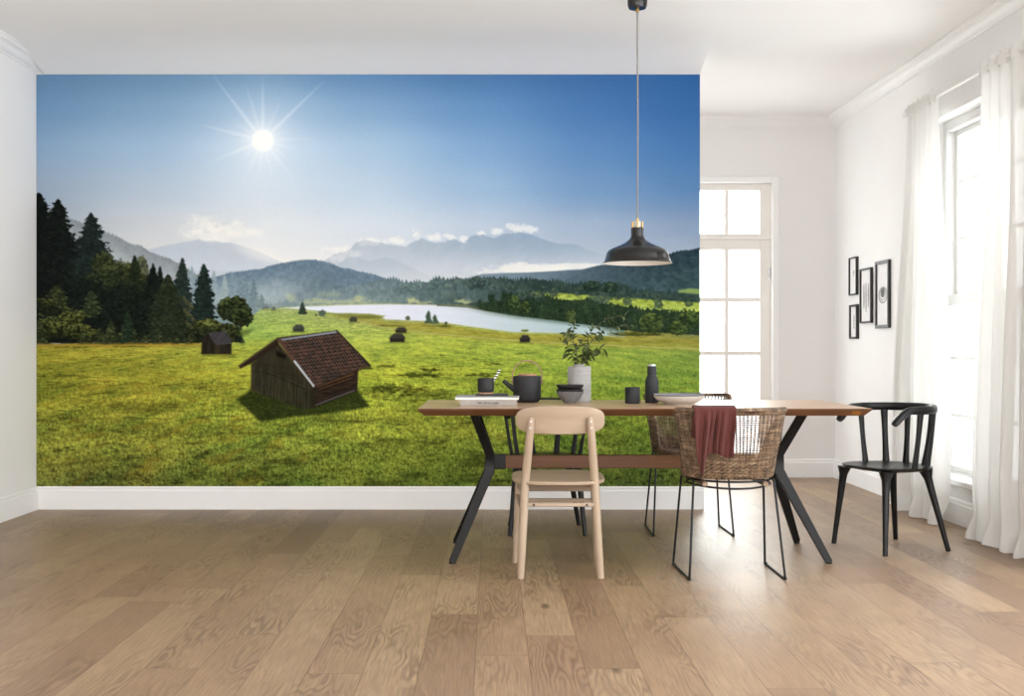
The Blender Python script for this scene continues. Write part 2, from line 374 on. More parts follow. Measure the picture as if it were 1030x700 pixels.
    for x, y, hw, c in ((193, 268, 8, (132, 150, 158)), (215, 272, 7, (140, 156, 162)), (226, 277, 7, (146, 162, 166)), (233, 273, 6, (116, 136, 148)), (250, 284, 7, (128, 146, 154)), (241.5, 276, 6.5, (108, 128, 140)), (246, 278, 6.5, (108, 128, 138)), (255, 280, 6, (96, 116, 126)), (263, 296, 4.5, (102, 120, 124)), (259, 297, 4, (112, 130, 134)), (281, 302, 4, (130, 145, 146)), (277, 304, 4, (132, 148, 148))):
        conifer(x, y, 310 if x > 220 else 312, hw, c, (14, 14, 14), k=.85)
    img = over(img, np.exp(-((X - 225) / 38) ** 2 - ((Y - 305) / 8) ** 2) * .35, (165, 178, 178))

    # dark wood on the left
    wood = prof([(36, 225), (60, 232), (84, 250), (104, 256), (112, 260), (122, 264), (133, 270), (148, 275), (165, 285), (185, 298), (200, 312), (215, 322), (240, 330), (250, 352), (704, 600)])
    wm = sm(-2, 2, Y - wood + fbm(X / 6, Y / 6, 240, 4) * 14) * sm(1.5, -1.5, Y - 345 - fbm(X / 5, Y / 5, 243) * 5) * sm(258, 240, X)
    img = over(img, wm, np.array((22, 28, 24)) + (fbm(X / 4, Y / 4, 245, 5) * 24)[..., None] * np.array((1.1, 1.1, .7)))
    conifer(39, 194, 345, 56, (20, 25, 24), (6, 7, 4), rag=1.1)
    conifer(58.5, 200.5, 345, 50, (23, 28, 26), (8, 9, 4), rag=1.2)
    conifer(91.5, 214, 320, 38, (32, 42, 40), (12, 13, 8), rag=1.2)
    for x, y, a, b, c, l in ((104, 264, 12, 11, (44, 52, 31), (40, 40, 18)), (118, 276, 17, 14, (44, 52, 33), (46, 46, 22)), (100, 282, 18, 12, (36, 44, 29), (36, 36, 18)), (132, 276, 9, 13, (50, 57, 34), (44, 44, 20)), (143, 272, 7, 15, (56, 62, 38), (40, 40, 18))):
        round_tree(x, y, a, b, c, l, k=.8)
    conifer(135.5, 257, 345, 20, (34, 42, 28), (26, 26, 12))
    conifer(154, 265, 340, 15, (20, 27, 23), (8, 10, 5)); conifer(161, 268, 340, 13, (23, 30, 25), (10, 12, 5))
    conifer(183.5, 259.5, 335, 17, (40, 52, 48), (18, 20, 14)); conifer(205, 265.5, 332, 19, (32, 44, 40), (15, 18, 13))
    for x, y, a, b, c in ((75, 305, 36, 24, (24, 30, 26)), (120, 312, 34, 24, (25, 32, 27)), (150, 316, 24, 24, (26, 33, 28)), (70, 335, 34, 11, (22, 27, 22)), (125, 336, 36, 10, (24, 30, 24))):
        round_tree(x, y, a, b, c, (4, 5, 3), k=.85)
    conifer(169, 276, 346, 31, (40, 48, 34), (24, 26, 12), rag=.8)
    for q in range(14):
        round_tree(187 + (q % 5) * 1.6 - 2 + q * .3, 300 + q * 2.4, 3, 2.4, (84, 84, 52), (60, 58, 40), k=.6, sd=q)
    round_tree(235, 311, 17, 14, (40, 49, 30), (46, 48, 24)); round_tree(244, 320, 11, 9, (38, 47, 28), (40, 42, 20), sd=2)
    img = over(img, line([(242, 322), (242.5, 331)], 2), (40, 38, 24))
    img = over(img, poly([(236, 332), (254, 331), (250, 337), (240, 338)], 1.5) * .7, (72, 92, 40))
    round_tree(209, 328, 16, 8, (54, 60, 31), (74, 72, 36)); round_tree(228, 335, 13, 10, (42, 48, 28), (50, 50, 24)); round_tree(203, 337, 18, 8, (34, 40, 26), (26, 28, 14), sd=3)
    # sunlit young spruces at the wood's foot
    conifer(57.5, 287, 326, 22, (46, 54, 33), (84, 84, 44), rag=1.5); conifer(91.5, 292, 320, 11, (42, 51, 34), (70, 74, 42), rag=1.7)
    for x, y, a, b in ((44, 304, 12, 5), (78, 318, 10, 8), (70, 322, 14, 10), (46, 332, 14, 12), (62, 332, 14, 10), (80, 334, 16, 10), (92, 337, 12, 7)):
        round_tree(x, y, a, b * .85, (40, 46, 24), (84, 82, 40), k=.85, sd=int(x))
    round_tree(52, 313, 12, 6, (26, 31, 24), (8, 8, 4), k=.8)
    for q, (x, y, hw) in enumerate(((100, 330, 6), (110, 327, 7), (112, 322, 8), (124, 327, 6), (134, 328, 7), (118, 335, 6), (104, 336, 7), (128, 312, 8), (146, 336, 5), (161, 334, 5), (176, 338, 5), (191, 337, 4), (40, 322, 8), (86, 333, 7))):
        conifer(x, y, 347, hw, (46, 53, 32) if q != 7 else (36, 50, 36), (86, 86, 58) if q != 7 else (20, 24, 14), rag=1.5, k=.9)
    img = over(img, sm(0, .8, 1 - np.abs(Y - 347 - fbm(X / 12, Y * 0, 250) * 4) / 3.2) * sm(240, 205, X) * .55, (150, 116, 44))

    # little trees on the far meadow
    conifer(304, 304, 317, 4.6, (44, 58, 48), (8, 10, 6)); round_tree(324, 315, 4.5, 3.6, (86, 104, 84)); round_tree(318, 316.5, 2, 1.3, (80, 96, 74))
    conifer(431, 312.5, 326, 4.2, (64, 82, 66), (10, 12, 6)); conifer(437.3, 316.5, 326.5, 4, (70, 88, 68), (10, 12, 6)); round_tree(410, 320, 2.8, 2.6, (84, 96, 74)); round_tree(448.5, 325, 1.8, 2, (66, 76, 48))

    # ---- hay huts ----
    def hut(x0, x1, y0, y1, roof, wall):
        nonlocal img
        w_ = x1 - x0
        img = over(img, poly([(x0 - 1, y1 + .3), (x1 + 2.5, y1 + .3), (x1 + 3, y1 + 1.2), (x0, y1 + 1.2)], 1) * .6, (84, 96, 34))
        img = over(img, poly([(x0 + w_ * .06, y0 + (y1 - y0) * .4), (x1 - w_ * .06, y0 + (y1 - y0) * .4), (x1 - w_ * .06, y1), (x0 + w_ * .06, y1)], .7), wall)
        img = over(img, poly([(x0 + w_ * .28, y0), (x1 - w_ * .22, y0), (x1, y0 + (y1 - y0) * .55), (x0, y0 + (y1 - y0) * .6)], .7), roof)
    for a in ((391, 408, 335.3, 344, (56, 54, 50), (38, 35, 30)), (397, 409.5, 329, 334.8, (54, 52, 48), (46, 42, 34)), (522, 533.5, 337, 344.2, (48, 46, 44), (38, 34, 30)), (294, 306.5, 326.3, 333.6, (62, 66, 62), (50, 56, 46)), (351, 359.5, 318.4, 323.6, (66, 66, 58), (58, 58, 46)), (264, 270.5, 305.4, 310.2, (120, 132, 138), (94, 104, 104)), (273.5, 277.5, 308.4, 312, (96, 106, 98), (84, 92, 80))):
        hut(*a)
    # small hut by the wood
    img = over(img, poly([(202, 355), (238, 355), (236, 358), (203, 358)], 1.5) * .5, (80, 80, 24))
    img = over(img, poly([(203, 343), (209.5, 335.5), (217.5, 346.5), (233.2, 345), (232.8, 356.2), (202.3, 356)], .7), np.array((38, 33, 27)) + (fbm(X / 1.5, Y / 5, 260) * 26)[..., None])
    img = over(img, poly([(216, 347), (221, 347), (221, 355.5), (216, 355.5)], .8) * .5, (66, 58, 34))
    img = over(img, poly([(209.3, 334.8), (227, 333), (234, 344.8), (217.3, 347.4)], .7), np.array((60, 58, 62)) + (fbm(X / 2, Y / 2, 262) * 26)[..., None])
    img = over(img, line([(209.3, 335), (202.3, 343.5)], 1), (40, 36, 32))
    # big hut: shadow, walls, roof
    shd = poly([(237.5, 401.5), (252, 392), (262, 394), (360, 393), (372, 409), (356, 412), (331, 415.5), (305, 418), (282, 421), (262, 423.3)], 1.6)
    img = over(img, shd * .86, np.array((29, 37, 16)) * (1 + fine * .9 + mid * .3)[..., None])
    pl = (np.abs(((X / 3.3) % 1) - .5) < .14) * .16 * (Y > 374 + (X - 262) * .38)
    c = np.array((50, 48, 35)) * (1 - pl + fbm(X / 1.8, Y / 12, 265, 4) * .7)[..., None]
    img = over(img, poly([(279, 344), (252.5, 366.5), (252.5, 392.3), (303.5, 410.8), (316.2, 409.6), (316.2, 388)], .8), c)
    img = over(img, poly([(279, 344), (252.5, 366.5), (262, 370), (306, 388)], .8) * .5, (40, 36, 26))
    img = over(img, line([(263, 373.5), (282, 380), (307, 391)], .9) * .7, (20, 18, 12))
    img = over(img, poly([(278, 353), (288, 357), (287, 361), (278, 358)], .7) * .8, (16, 14, 10))
    for yy_, aa in ((349, .4), (364, .3), (371, .3)):
        img = over(img, line([(279 - (yy_ - 346) * 1.0, yy_ + 2), (279 + (yy_ - 346) * .75, yy_ + 6)], .7) * aa, (24, 20, 12))
    lg = ((Y - (388 - (X - 316) * .37)) / 3.4) % 1
    c = np.array((42, 33, 27)) * (.75 + .5 * lg + fbm(X / 6, Y / 1.3, 268, 4) * .9)[..., None]
    img = over(img, poly([(314, 388), (360.2, 370), (359.4, 393), (315.5, 410)], .7), c)
    for (a, b, wdt, al) in (((318, 389), (355, 376), .9, .75), ((322, 391), (353, 380), .7, .5), ((330, 394), (358, 384), .6, .3)):
        img = over(img, line([a, b], wdt) * al, (134, 90, 42))
    img = over(img, line([(316.5, 407.5), (356, 392.5)], 1.4) * .7, (96, 96, 100))
    img = over(img, poly([(312, 388), (318, 388), (317, 410), (311.5, 410)], .6) * .8, (38, 34, 26))
    # roof tiles in the roof's own directions
    e1 = np.array((59.7, -7.5)); e2 = np.array((36.6, 48.8))
    det = e1[0] * e2[1] - e1[1] * e2[0]
    ta = ((X - 279) * e2[1] - (Y - 340) * e2[0]) / det; tb = (e1[0] * (Y - 340) - e1[1] * (X - 279)) / det
    tile = .72 + .55 * (np.abs(((ta * 21) % 1) - .5) * 2) - .42 * (((tb * 15) % 1) > .74)
    tn = lattice(np.floor(ta * 21) * 1.7 + .5, np.floor(tb * 15) * 1.3 + .5, 270)
    c = (np.array((70, 56, 49)) + (tn - .5)[..., None] * np.array((44, 20, 12))) * tile[..., None]
    img = over(img, poly([(279, 339.5), (338.8, 332.2), (372.4, 367.2), (315.6, 389)], .7), c)
    img = over(img, line([(284, 341.6), (338.5, 333.8)], 1.7) * .9, (138, 150, 166))
    img = over(img, line([(279.5, 341), (297, 364)], 3.0), (84, 62, 48)); img = over(img, line([(296.5, 363.5), (315.2, 388)], 2.4), (178, 186, 190))
    img = over(img, line([(294.5, 364.5), (313.5, 388.6)], 1.6), (58, 44, 34))
    img = over(img, line([(338.6, 332.5), (372.4, 367.6)], 1.5), (44, 36, 32)); img = over(img, line([(372, 368), (316, 389.3)], 1), (40, 32, 26))
    img = over(img, poly([(279, 339.4), (240, 367.4), (241.5, 370.8), (254, 364.8), (280.5, 347)], .7), (40, 32, 24))
    img = over(img, line([(279, 340.6), (240.5, 368)], 1.1), (74, 62, 48))
    img = img + (np.random.RandomState(3).randn(H, W) * 1.4)[..., None]
    return np.clip(img / 255., 0, 1)
PRINT_GAIN = 1.04

# ---------------------------------------------------------------- materials
def srgb(r, g, b):
    f = lambda c: c / 12.92 if c <= .04045 else ((c + .055) / 1.055) ** 2.4
    return (f(r / 255), f(g / 255), f(b / 255), 1)

class Nodes:
    """small helper to write shader graphs"""
    def __init__(self, name):
        self.m = bpy.data.materials.new(name); self.m.use_nodes = True
        self.t = self.m.node_tree
        self.bsdf = self.t.nodes['Principled BSDF']
        self.out = self.t.nodes['Material Output']
    def n(self, kind, **kw):
        x = self.t.nodes.new('ShaderNode' + kind)
        ins = kw.pop('ins', {})
        for k, v in kw.items(): setattr(x, k, v)
        for k, v in ins.items(): self.set(x.inputs[k], v)
        return x
    def set(self, sock, v):
        if isinstance(v, bpy.types.NodeSocket): self.t.links.new(v, sock)
        else: sock.default_value = v
    def math(self, op, a, b=0.0, c=None, clamp=False):
        x = self.n('Math', operation=op, use_clamp=clamp, ins={0: a, 1: b})
        if c is not None: self.set(x.inputs[2], c)
        return x.outputs[0]
    def mix(self, fac, a, b, blend='MIX'):
        x = self.n('Mix', data_type='RGBA', blend_type=blend, ins={0: fac, 6: a, 7: b})
        return x.outputs[2]
    def pos(self, scale=(1, 1, 1), obj=True):
        src = self.n('TexCoord').outputs['Object'] if obj else self.n('NewGeometry').outputs['Position']
        return self.n('Mapping', ins={'Vector': src, 'Scale': scale}).outputs[0]
    def noise(self, vec, scale=5, detail=4, rough=.5, dist=0.0):
        return self.n('TexNoise', ins={'Vector': vec, 'Scale': scale, 'Detail': detail, 'Roughness': rough, 'Distortion': dist}).outputs['Fac']
    def ramp(self, fac, stops):
        x = self.n('ValToRGB', ins={'Fac': fac}); e = x.color_ramp.elements
        e[0].position, e[0].color = stops[0]; e[1].position, e[1].color = stops[-1]
        for p, c in stops[1:-1]:
            q = e.new(p); q.color = c
        return x.outputs[0]
    def bump(self, h, strength=.2, dist=.01):
        b = self.n('Bump', ins={'Height': h, 'Strength': strength, 'Distance': dist})
        self.t.links.new(b.outputs[0], self.bsdf.inputs['Normal'])
    def put(self, **kw):
        for k, v in kw.items(): self.set(self.bsdf.inputs[k.replace('_', ' ')], v)
        return self.m

def paint(name, c, rough=.6, var=.04, scale=9, bump=.04, metal=0.0, spec=.5, stretch=(1, 1, 1)):
    """plain material with a little procedural variation and grain"""
    g = Nodes(name)
    f = g.noise(g.pos(stretch), scale, 5)
    lo = tuple(max(0, v * (1 - var)) for v in c[:3]) + (1,); hi = tuple(min(1, v * (1 + var)) for v in c[:3]) + (1,)
    g.put(Base_Color=g.ramp(f, [(.3, lo), (.7, hi)]), Roughness=rough, Metallic=metal)
    g.bsdf.inputs['Specular IOR Level'].default_value = spec
    if bump: g.bump(g.noise(g.pos(stretch), scale * 12, 3), bump, .002)
    return g.m

def wood(name, light, dark, axis=0, rough=.45, scale=1.0, rings=.5, spec=.4):
    """fine straight grain along one axis"""
    g = Nodes(name)
    s = [34 * scale] * 3; s[axis] = 1.6 * scale
    w = g.noise(g.pos(tuple(s)), 1.0, 6, .62, .6)
    s2 = [7 * scale] * 3; s2[axis] = .7 * scale
    b = g.noise(g.pos(tuple(s2)), 1.0, 3, .5, 1.5)
    f = g.math('ADD', g.math('MULTIPLY', w, 1 - rings), g.math('MULTIPLY', b, rings))
    g.put(Base_Color=g.ramp(f, [(.32, dark), (.5, tuple((p + q) / 2 for p, q in zip(light, dark))), (.66, light)]), Roughness=rough)
    g.bsdf.inputs['Specular IOR Level'].default_value = spec
    g.bump(w, .08, .002)
    return g.m

# ---------------------------------------------------------------- mesh helpers
class MB:
    def __init__(self): self.v = []; self.f = []; self.mi = []; self.cur = 0
    def add(self, vs, fs):
        o = len(self.v); self.v += [tuple(p) for p in vs]
        self.f += [[i + o for i in q] for q in fs]; self.mi += [self.cur] * len(fs)
    def box(self, x0, x1, y0, y1, z0, z1):
        vs = [(x, y, z) for z in (z0, z1) for y in (y0, y1) for x in (x0, x1)]
        self.add(vs, [(0, 2, 3, 1), (4, 5, 7, 6), (0, 1, 5, 4), (2, 6, 7, 3), (0, 4, 6, 2), (1, 3, 7, 5)])
    def tube(self, pts, r, n=10, closed=False, flat=1.0, up=None, cap=True, phase=0.0):
        """swept round (or flattened) tube; r is a number or one per point"""
        P = [Vector(p) for p in pts]; k = len(P)
        R = [r] * k if isinstance(r, (int, float)) else list(r)
        T = []
        for i in range(k):
            a = P[(i - 1) % k] if (closed or i) else P[i]; b = P[(i + 1) % k] if (closed or i < k - 1) else P[i]
            T.append((b - a).normalized())
        u = Vector(up) if up else (Vector((0, 0, 1)) if abs(T[0].z) < .9 else Vector((1, 0, 0)))
        u = (u - T[0] * u.dot(T[0])).normalized()
        vs = []
        for i in range(k):
            u = (u - T[i] * u.dot(T[i]))
            u = u.normalized() if u.length > 1e-6 else T[i].orthogonal().normalized()
            w = T[i].cross(u)
            for j in range(n):
                a = 2 * PI * j / n + phase
                vs.append(P[i] + u * (math.cos(a) * R[i] * flat) + w * (math.sin(a) * R[i]))
        fs = []
        for i in range(k if closed else k - 1):
            i2 = (i + 1) % k
            for j in range(n):
                j2 = (j + 1) % n
                fs.append((i * n + j, i * n + j2, i2 * n + j2, i2 * n + j))
        if not closed and cap:
            fs.append(tuple(range(n - 1, -1, -1))); fs.append(tuple((k - 1) * n + j for j in range(n)))
        self.add(vs, fs)
    def lathe(self, prof, c=(0, 0, 0), n=40):
        """profile of (r, z); ends at r = 0 are closed"""
        vs = []; fs = []; rows = []
        for r, z in prof:
            if r < 1e-6:
                rows.append([len(vs)]); vs.append((c[0], c[1], c[2] + z))
            else:
                rows.append(list(range(len(vs), len(vs) + n)))
                vs += [(c[0] + r * math.cos(2 * PI * j / n), c[1] + r * math.sin(2 * PI * j / n), c[2] + z) for j in range(n)]
        for a, b in zip(rows[:-1], rows[1:]):
            for j in range(n):
                j2 = (j + 1) % n
                if len(a) == 1 and len(b) == 1: continue
                if len(a) == 1: fs.append((a[0], b[j2], b[j]))
                elif len(b) == 1: fs.append((a[j], a[j2], b[0]))
                else: fs.append((a[j], a[j2], b[j2], b[j]))
        self.add(vs, fs)
    def prism(self, poly, p, q, h0, h1):
        """polygon of (a, b) placed by p(a, b, h) between h0 and h1"""
        n = len(poly)
        vs = [p(a, b, h0) for a, b in poly] + [p(a, b, h1) for a, b in poly]
        fs = [tuple(range(n - 1, -1, -1)), tuple(range(n, 2 * n))] + [(i, (i + 1) % n, n + (i + 1) % n, n + i) for i in range(n)]
        self.add(vs, fs)
    def sheet(self, fn, nu, nv, wrap=False):
        vs = [fn(i / nu, j / nv) for j in range(nv + 1) for i in range(nu + (0 if wrap else 1))]
        w = nu if wrap else nu + 1
        fs = []
        for j in range(nv):
            for i in range(nu):
                i2 = (i + 1) % w
                fs.append((j * w + i, j * w + i2, (j + 1) * w + i2, (j + 1) * w + i))
        self.add(vs, fs)
    def bar(self, pts, w, t, side=(0, 1, 0)):
        """flat bar along pts: w across the path, t along side"""
        P = [Vector(p) for p in pts]; s = Vector(side).normalized(); k = len(P)
        W = [w] * k if isinstance(w, (int, float)) else w
        Tt = [t] * k if isinstance(t, (int, float)) else t
        vs = []
        for i in range(k):
            d0 = (P[i] - P[i - 1]).normalized() if i else None
            d1 = (P[i + 1] - P[i]).normalized() if i < k - 1 else None
            d = (d0 + d1).normalized() if d0 and d1 else (d0 or d1)
            d = d - s * d.dot(s); d.normalize()
            p = d.cross(s).normalized()
            if d0 and d1:
                e = (d1 - s * d1.dot(s)).normalized().cross(s)
                m = 1 / max(.5, p.dot(e.normalized()))
            else: m = 1
            for a, b in ((-1, -1), (1, -1), (1, 1), (-1, 1)):
                vs.append(P[i] + p * (a * W[i] / 2 * m) + s * (b * Tt[i] / 2))
        fs = [(3, 2, 1, 0), tuple((k - 1) * 4 + j for j in range(4))]
        for i in range(k - 1):
            for j in range(4):
                fs.append((i * 4 + j, i * 4 + (j + 1) % 4, i * 4 + 4 + (j + 1) % 4, i * 4 + 4 + j))
        self.add(vs, fs)
    def build(self, name, mat, parent=None, angle=38, bevel=0, seg=2, solid=0, sub=0):
        me = bpy.data.meshes.new(name)
        me.from_pydata(self.v, [], self.f)
        bm = bmesh.new(); bm.from_mesh(me); bmesh.ops.recalc_face_normals(bm, faces=bm.faces); bm.to_mesh(me); bm.free()
        for m in (mat if isinstance(mat, (list, tuple)) else [mat]): me.materials.append(m)
        if any(self.mi): me.polygons.foreach_set('material_index', self.mi)
        me.polygons.foreach_set('use_smooth', [True] * len(me.polygons))
        me.set_sharp_from_angle(angle=math.radians(angle))
        o = bpy.data.objects.new(name, me); COL.objects.link(o)
        if parent: o.parent = parent
        if solid:
            s = o.modifiers.new('thickness', 'SOLIDIFY'); s.thickness = solid; s.offset = 0
        if sub:
            s = o.modifiers.new('round', 'SUBSURF'); s.levels = s.render_levels = sub
        if bevel:
            b = o.modifiers.new('edge', 'BEVEL'); b.width = bevel; b.segments = seg; b.limit_method = 'ANGLE'; b.angle_limit = math.radians(35)
        return o

def thing(name, label, cat, loc=(0, 0, 0), rz=0.0, group=None):
    o = bpy.data.objects.new(name, None); COL.objects.link(o)
    o.empty_display_size = .1; o.location = loc; o.rotation_euler = (0, 0, rz)
    return tag(o, label, cat, group)
def tag(o, label, cat, group=None):
    o['label'] = label; o['category'] = cat
    if group: o['group'] = group
    return o
def struct(o):
    o['kind'] = 'structure'; return o
def dup(root, loc, rz, label):
    """copies a thing with its parts and their sub-parts"""
    r = root.copy(); COL.objects.link(r); r.location = loc; r.rotation_euler = (0, 0, rz); r['label'] = label
    for ch in list(root.children):
        c = ch.copy(); COL.objects.link(c); c.parent = r
        for g in list(ch.children):
            d = g.copy(); COL.objects.link(d); d.parent = c
    return r
def arc(c, r, a0, a1, n, f):
    return [f(c[0] + r * math.cos(a0 + (a1 - a0) * i / n), c[1] + r * math.sin(a0 + (a1 - a0) * i / n)) for i in range(n + 1)]
def smooth(t):
    t = max(0., min(1., t)); return t * t * (3 - 2 * t)
def spline(pts, n=8):
    """Catmull-Rom through the points"""
    P = [Vector(p) for p in pts]; P = [P[0] * 2 - P[1]] + P + [P[-1] * 2 - P[-2]]
    out = []
    for i in range(1, len(P) - 2):
        a, b, c, d = P[i - 1:i + 3]
        for k in range(n):
            t = k / n
            out.append(.5 * ((2 * b) + (c - a) * t + (2 * a - 5 * b + 4 * c - d) * t * t + (3 * b - a - 3 * c + d) * t ** 3))
    return out + [P[-2]]

# ---------------------------------------------------------------- the room
# Axes: x to the right, y away from the camera, z up; metres.
XL, XR = -2.90, 2.72          # left and right wall faces
YM, YB = 7.466, 9.304         # papered wall face, back wall face
HC = 2.85                     # ceiling
Y0 = -2.6                     # wall behind the camera
YR = 5.25                     # the right side is open to the daylight short of the curtains

M_WALL = paint('white_wall_paint', (.79, .78, .77), .85, .012, 3, .03, spec=.2)
M_CEIL = paint('white_ceiling_paint', (.88, .875, .87), .9, .01, 3, .02, spec=.2)
M_TRIM = paint('white_gloss_trim', (.83, .825, .82), .45, .01, 6, .01)
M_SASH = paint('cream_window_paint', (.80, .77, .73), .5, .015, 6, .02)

M_WSASH = paint('backlit_sash_paint', (.64, .63, .615), .5, .015, 6, .02)  # white sashes with their backlit shade put into the colour

def floor_material():
    g = Nodes('oiled_oak_planks')
    P = g.n('NewGeometry').outputs['Position']
    s = g.n('SeparateXYZ', ins={0: P}); x, y = s.outputs[0], s.outputs[1]
    W, L = .1765, 2.1
    xi = g.math('DIVIDE', g.math('ADD', x, 20.0), W)
    col = g.math('FLOOR', xi); fx = g.math('FRACT', xi)
    r1 = g.n('TexWhiteNoise', noise_dimensions='1D', ins={'W': col}).outputs['Value']
    yi = g.math('ADD', g.math('DIVIDE', y, L), g.math('MULTIPLY', r1, 7.31))
    row = g.math('FLOOR', yi); fy = g.math('FRACT', yi)
    idv = g.n('CombineXYZ', ins={0: col, 1: row})
    wn = g.n('TexWhiteNoise', noise_dimensions='2D', ins={'Vector': idv.outputs[0]})
    r2 = wn.outputs['Value']
    rc = g.n('SeparateColor', ins={0: wn.outputs['Color']})
    # each board samples its own patch of grain
    px = g.math('ADD', x, g.math('MULTIPLY', rc.outputs[0], 31.0))
    py = g.math('ADD', y, g.math('MULTIPLY', rc.outputs[1], 47.0))
    pv = g.n('CombineXYZ', ins={0: px, 1: py, 2: 0.0}).outputs[0]
    warp = g.noise(g.n('Mapping', ins={'Vector': pv, 'Scale': (5.5, .8, 1)}).outputs[0], 1.0, 3, .5)
    # cathedral figure: contour lines of a stretched noise field
    rings = g.math('SINE', g.math('ADD', g.math('MULTIPLY', warp, 130.0), g.math('MULTIPLY', px, 130.0)))
    rings = g.math('MULTIPLY', g.math('ADD', rings, 1.0), .5)
    fig = g.noise(g.n('Mapping', ins={'Vector': pv, 'Scale': (3.0, .9, 1)}).outputs[0], 1.3, 2)
    figm = g.n('MapRange', ins={0: fig, 1: .44, 2: .62}).outputs[0]
    fine = g.noise(g.n('Mapping', ins={'Vector': pv, 'Scale': (150, 5, 1)}).outputs[0], 1.0, 5, .65)
    cloud = g.noise(g.n('Mapping', ins={'Vector': pv, 'Scale': (4, 1.6, 1)}).outputs[0], 1.0, 3)
    tone = g.ramp(r2, [(0, srgb(160, 132, 108)), (.15, srgb(176, 147, 119)), (.5, srgb(188, 159, 129)), (.8, srgb(193, 165, 133)), (1, srgb(204, 177, 144))])
    c = g.mix(g.n('MapRange', ins={0: fine, 1: .62, 2: .36, 3: 0.0, 4: .5}).outputs[0], tone, srgb(102, 78, 62))
    c = g.mix(g.math('MULTIPLY', g.math('MULTIPLY', g.math('POWER', rings, 1.6), figm), .46), c, srgb(92, 68, 54))
    c = g.mix(g.math('MULTIPLY', g.n('MapRange', ins={0: cloud, 1: .45, 2: .7}).outputs[0], .30), c, srgb(142, 116, 94))
    # knots
    vor = g.n('TexVoronoi', feature='F1', ins={'Vector': g.n('Mapping', ins={'Vector': pv, 'Scale': (4.2, 1.5, 1)}).outputs[0], 'Scale': 1.0, 'Randomness': 1.0})
    kn = g.n('MapRange', ins={0: vor.outputs['Distance'], 1: .10, 2: .03}).outputs[0]
    keep = g.math('GREATER_THAN', g.n('SeparateColor', ins={0: vor.outputs['Color']}).outputs[0], .45)
    c = g.mix(g.math('MULTIPLY', g.math('MULTIPLY', kn, keep), .75), c, srgb(70, 54, 46))
    # bevelled joints
    ex = g.math('MINIMUM', fx, g.math('SUBTRACT', 1.0, fx)); ey = g.math('MINIMUM', fy, g.math('SUBTRACT', 1.0, fy))
    jx = g.math('LESS_THAN', ex, .0085); jy = g.math('LESS_THAN', ey, .0009)
    j = g.math('MAXIMUM', jx, jy)
    c = g.mix(g.math('MULTIPLY', j, .55), c, srgb(96, 74, 54))
    c = g.mix(1.0, c, (.66, .635, .605, 1), 'MULTIPLY')
    g.put(Base_Color=c, Roughness=g.n('MapRange', ins={0: fine, 1: .2, 2: .8, 3: .36, 4: .52}).outputs[0])
    g.bsdf.inputs['Specular IOR Level'].default_value = .42
    h = g.math('SUBTRACT', g.math('MULTIPLY', fine, .25), j)
    g.bump(h, .16, .002)
    return g.m
M_FLOOR = floor_material()

def slab(name, mat, *box, bevel=0):
    m = MB(); m.box(*box); return struct(m.build(name, mat, bevel=bevel))

slab('floor', M_FLOOR, XL - .3, XR + .3, Y0, YB + .3, -.12, 0)
slab('ceiling', M_CEIL, XL - .3, XR + .3, Y0, YB + .3, HC, HC + .12)
slab('wall_left', M_WALL, XL - .25, XL, Y0, YM + .3, 0, HC)
slab('wall_behind', M_WALL, XL - .25, XR + .28, Y0 - .2, Y0, 0, HC)  # unseen room end, added to hold back the frontal sky light
slab('wall_front', M_WALL, XL, 1.318, YM, YM + .24, 0, HC)       # the papered wall, ending before the garden door

# window opening in the right wall, door opening in the back wall
WY0, WY1, WZ0, WZ1 = 5.98, 7.33, .255, 2.425
m = MB()
m.box(XR, XR + .28, YR, WY0, 0, HC); m.box(XR, XR + .28, WY1, YB + .25, 0, HC)
m.box(XR, XR + .28, WY0, WY1, 0, WZ0); m.box(XR, XR + .28, WY0, WY1, WZ1, HC)
struct(m.build('wall_right', M_WALL))
DX0, DX1, DZ1 = 1.43, 2.222, 2.335
m = MB()
m.box(XL, DX0, YB, YB + .25, 0, HC); m.box(DX1, XR, YB, YB + .25, 0, HC); m.box(DX0, DX1, YB, YB + .25, DZ1, HC)
struct(m.build('wall_back', M_WALL))

# skirting boards and cornices: one profile swept along the wall
def run(name, prof, p0, p1, inward, mat):
    """prof of (out from wall, z); p0, p1 on the wall face; inward unit vector"""
    m = MB(); iv = Vector((inward[0], inward[1], 0))
    a, b = Vector((p0[0], p0[1], 0)), Vector((p1[0], p1[1], 0))
    n = len(prof)
    vs = [a + iv * o + Vector((0, 0, z)) for o, z in prof] + [b + iv * o + Vector((0, 0, z)) for o, z in prof]
    fs = [tuple(range(n)), tuple(range(2 * n - 1, n - 1, -1))] + [(i, n + i, n + (i + 1) % n, (i + 1) % n) for i in range(n)]
    m.add(vs, fs)
    return struct(m.build(name, mat, angle=25))
BASE = [(0, 0), (.020, 0), (.020, .116), (.017, .122), (.013, .126), (.016, .131), (.014, .139), (.008, .1455), (0, .1455)]
run('baseboard_front', BASE, (XL, YM), (1.345, YM), (0, -1), M_TRIM)
run('baseboard_left', BASE, (XL, Y0), (XL, YM), (1, 0), M_TRIM)
run('baseboard_right', BASE, (XR, YR), (XR, YB), (-1, 0), M_TRIM)
run('baseboard_back', BASE, (2.29, YB), (XR, YB), (0, -1), M_TRIM)
CROWN = [(0, -.078), (.006, -.078), (.010, -.068), (.022, -.062), (.034, -.050), (.042, -.034), (.054, -.026), (.066, -.022), (.072, -.010), (.080, -.008), (.080, 0), (0, 0)]
crown = [(o, HC + z) for o, z in CROWN]
run('trim_cornice_left', crown, (XL, Y0), (XL, YM - .004), (1, 0), M_TRIM)
run('trim_cornice_right', crown, (XR, YR), (XR, YB), (-1, 0), M_TRIM)
run('trim_cornice_back', crown, (1.0, YB), (XR, YB), (0, -1), M_TRIM)
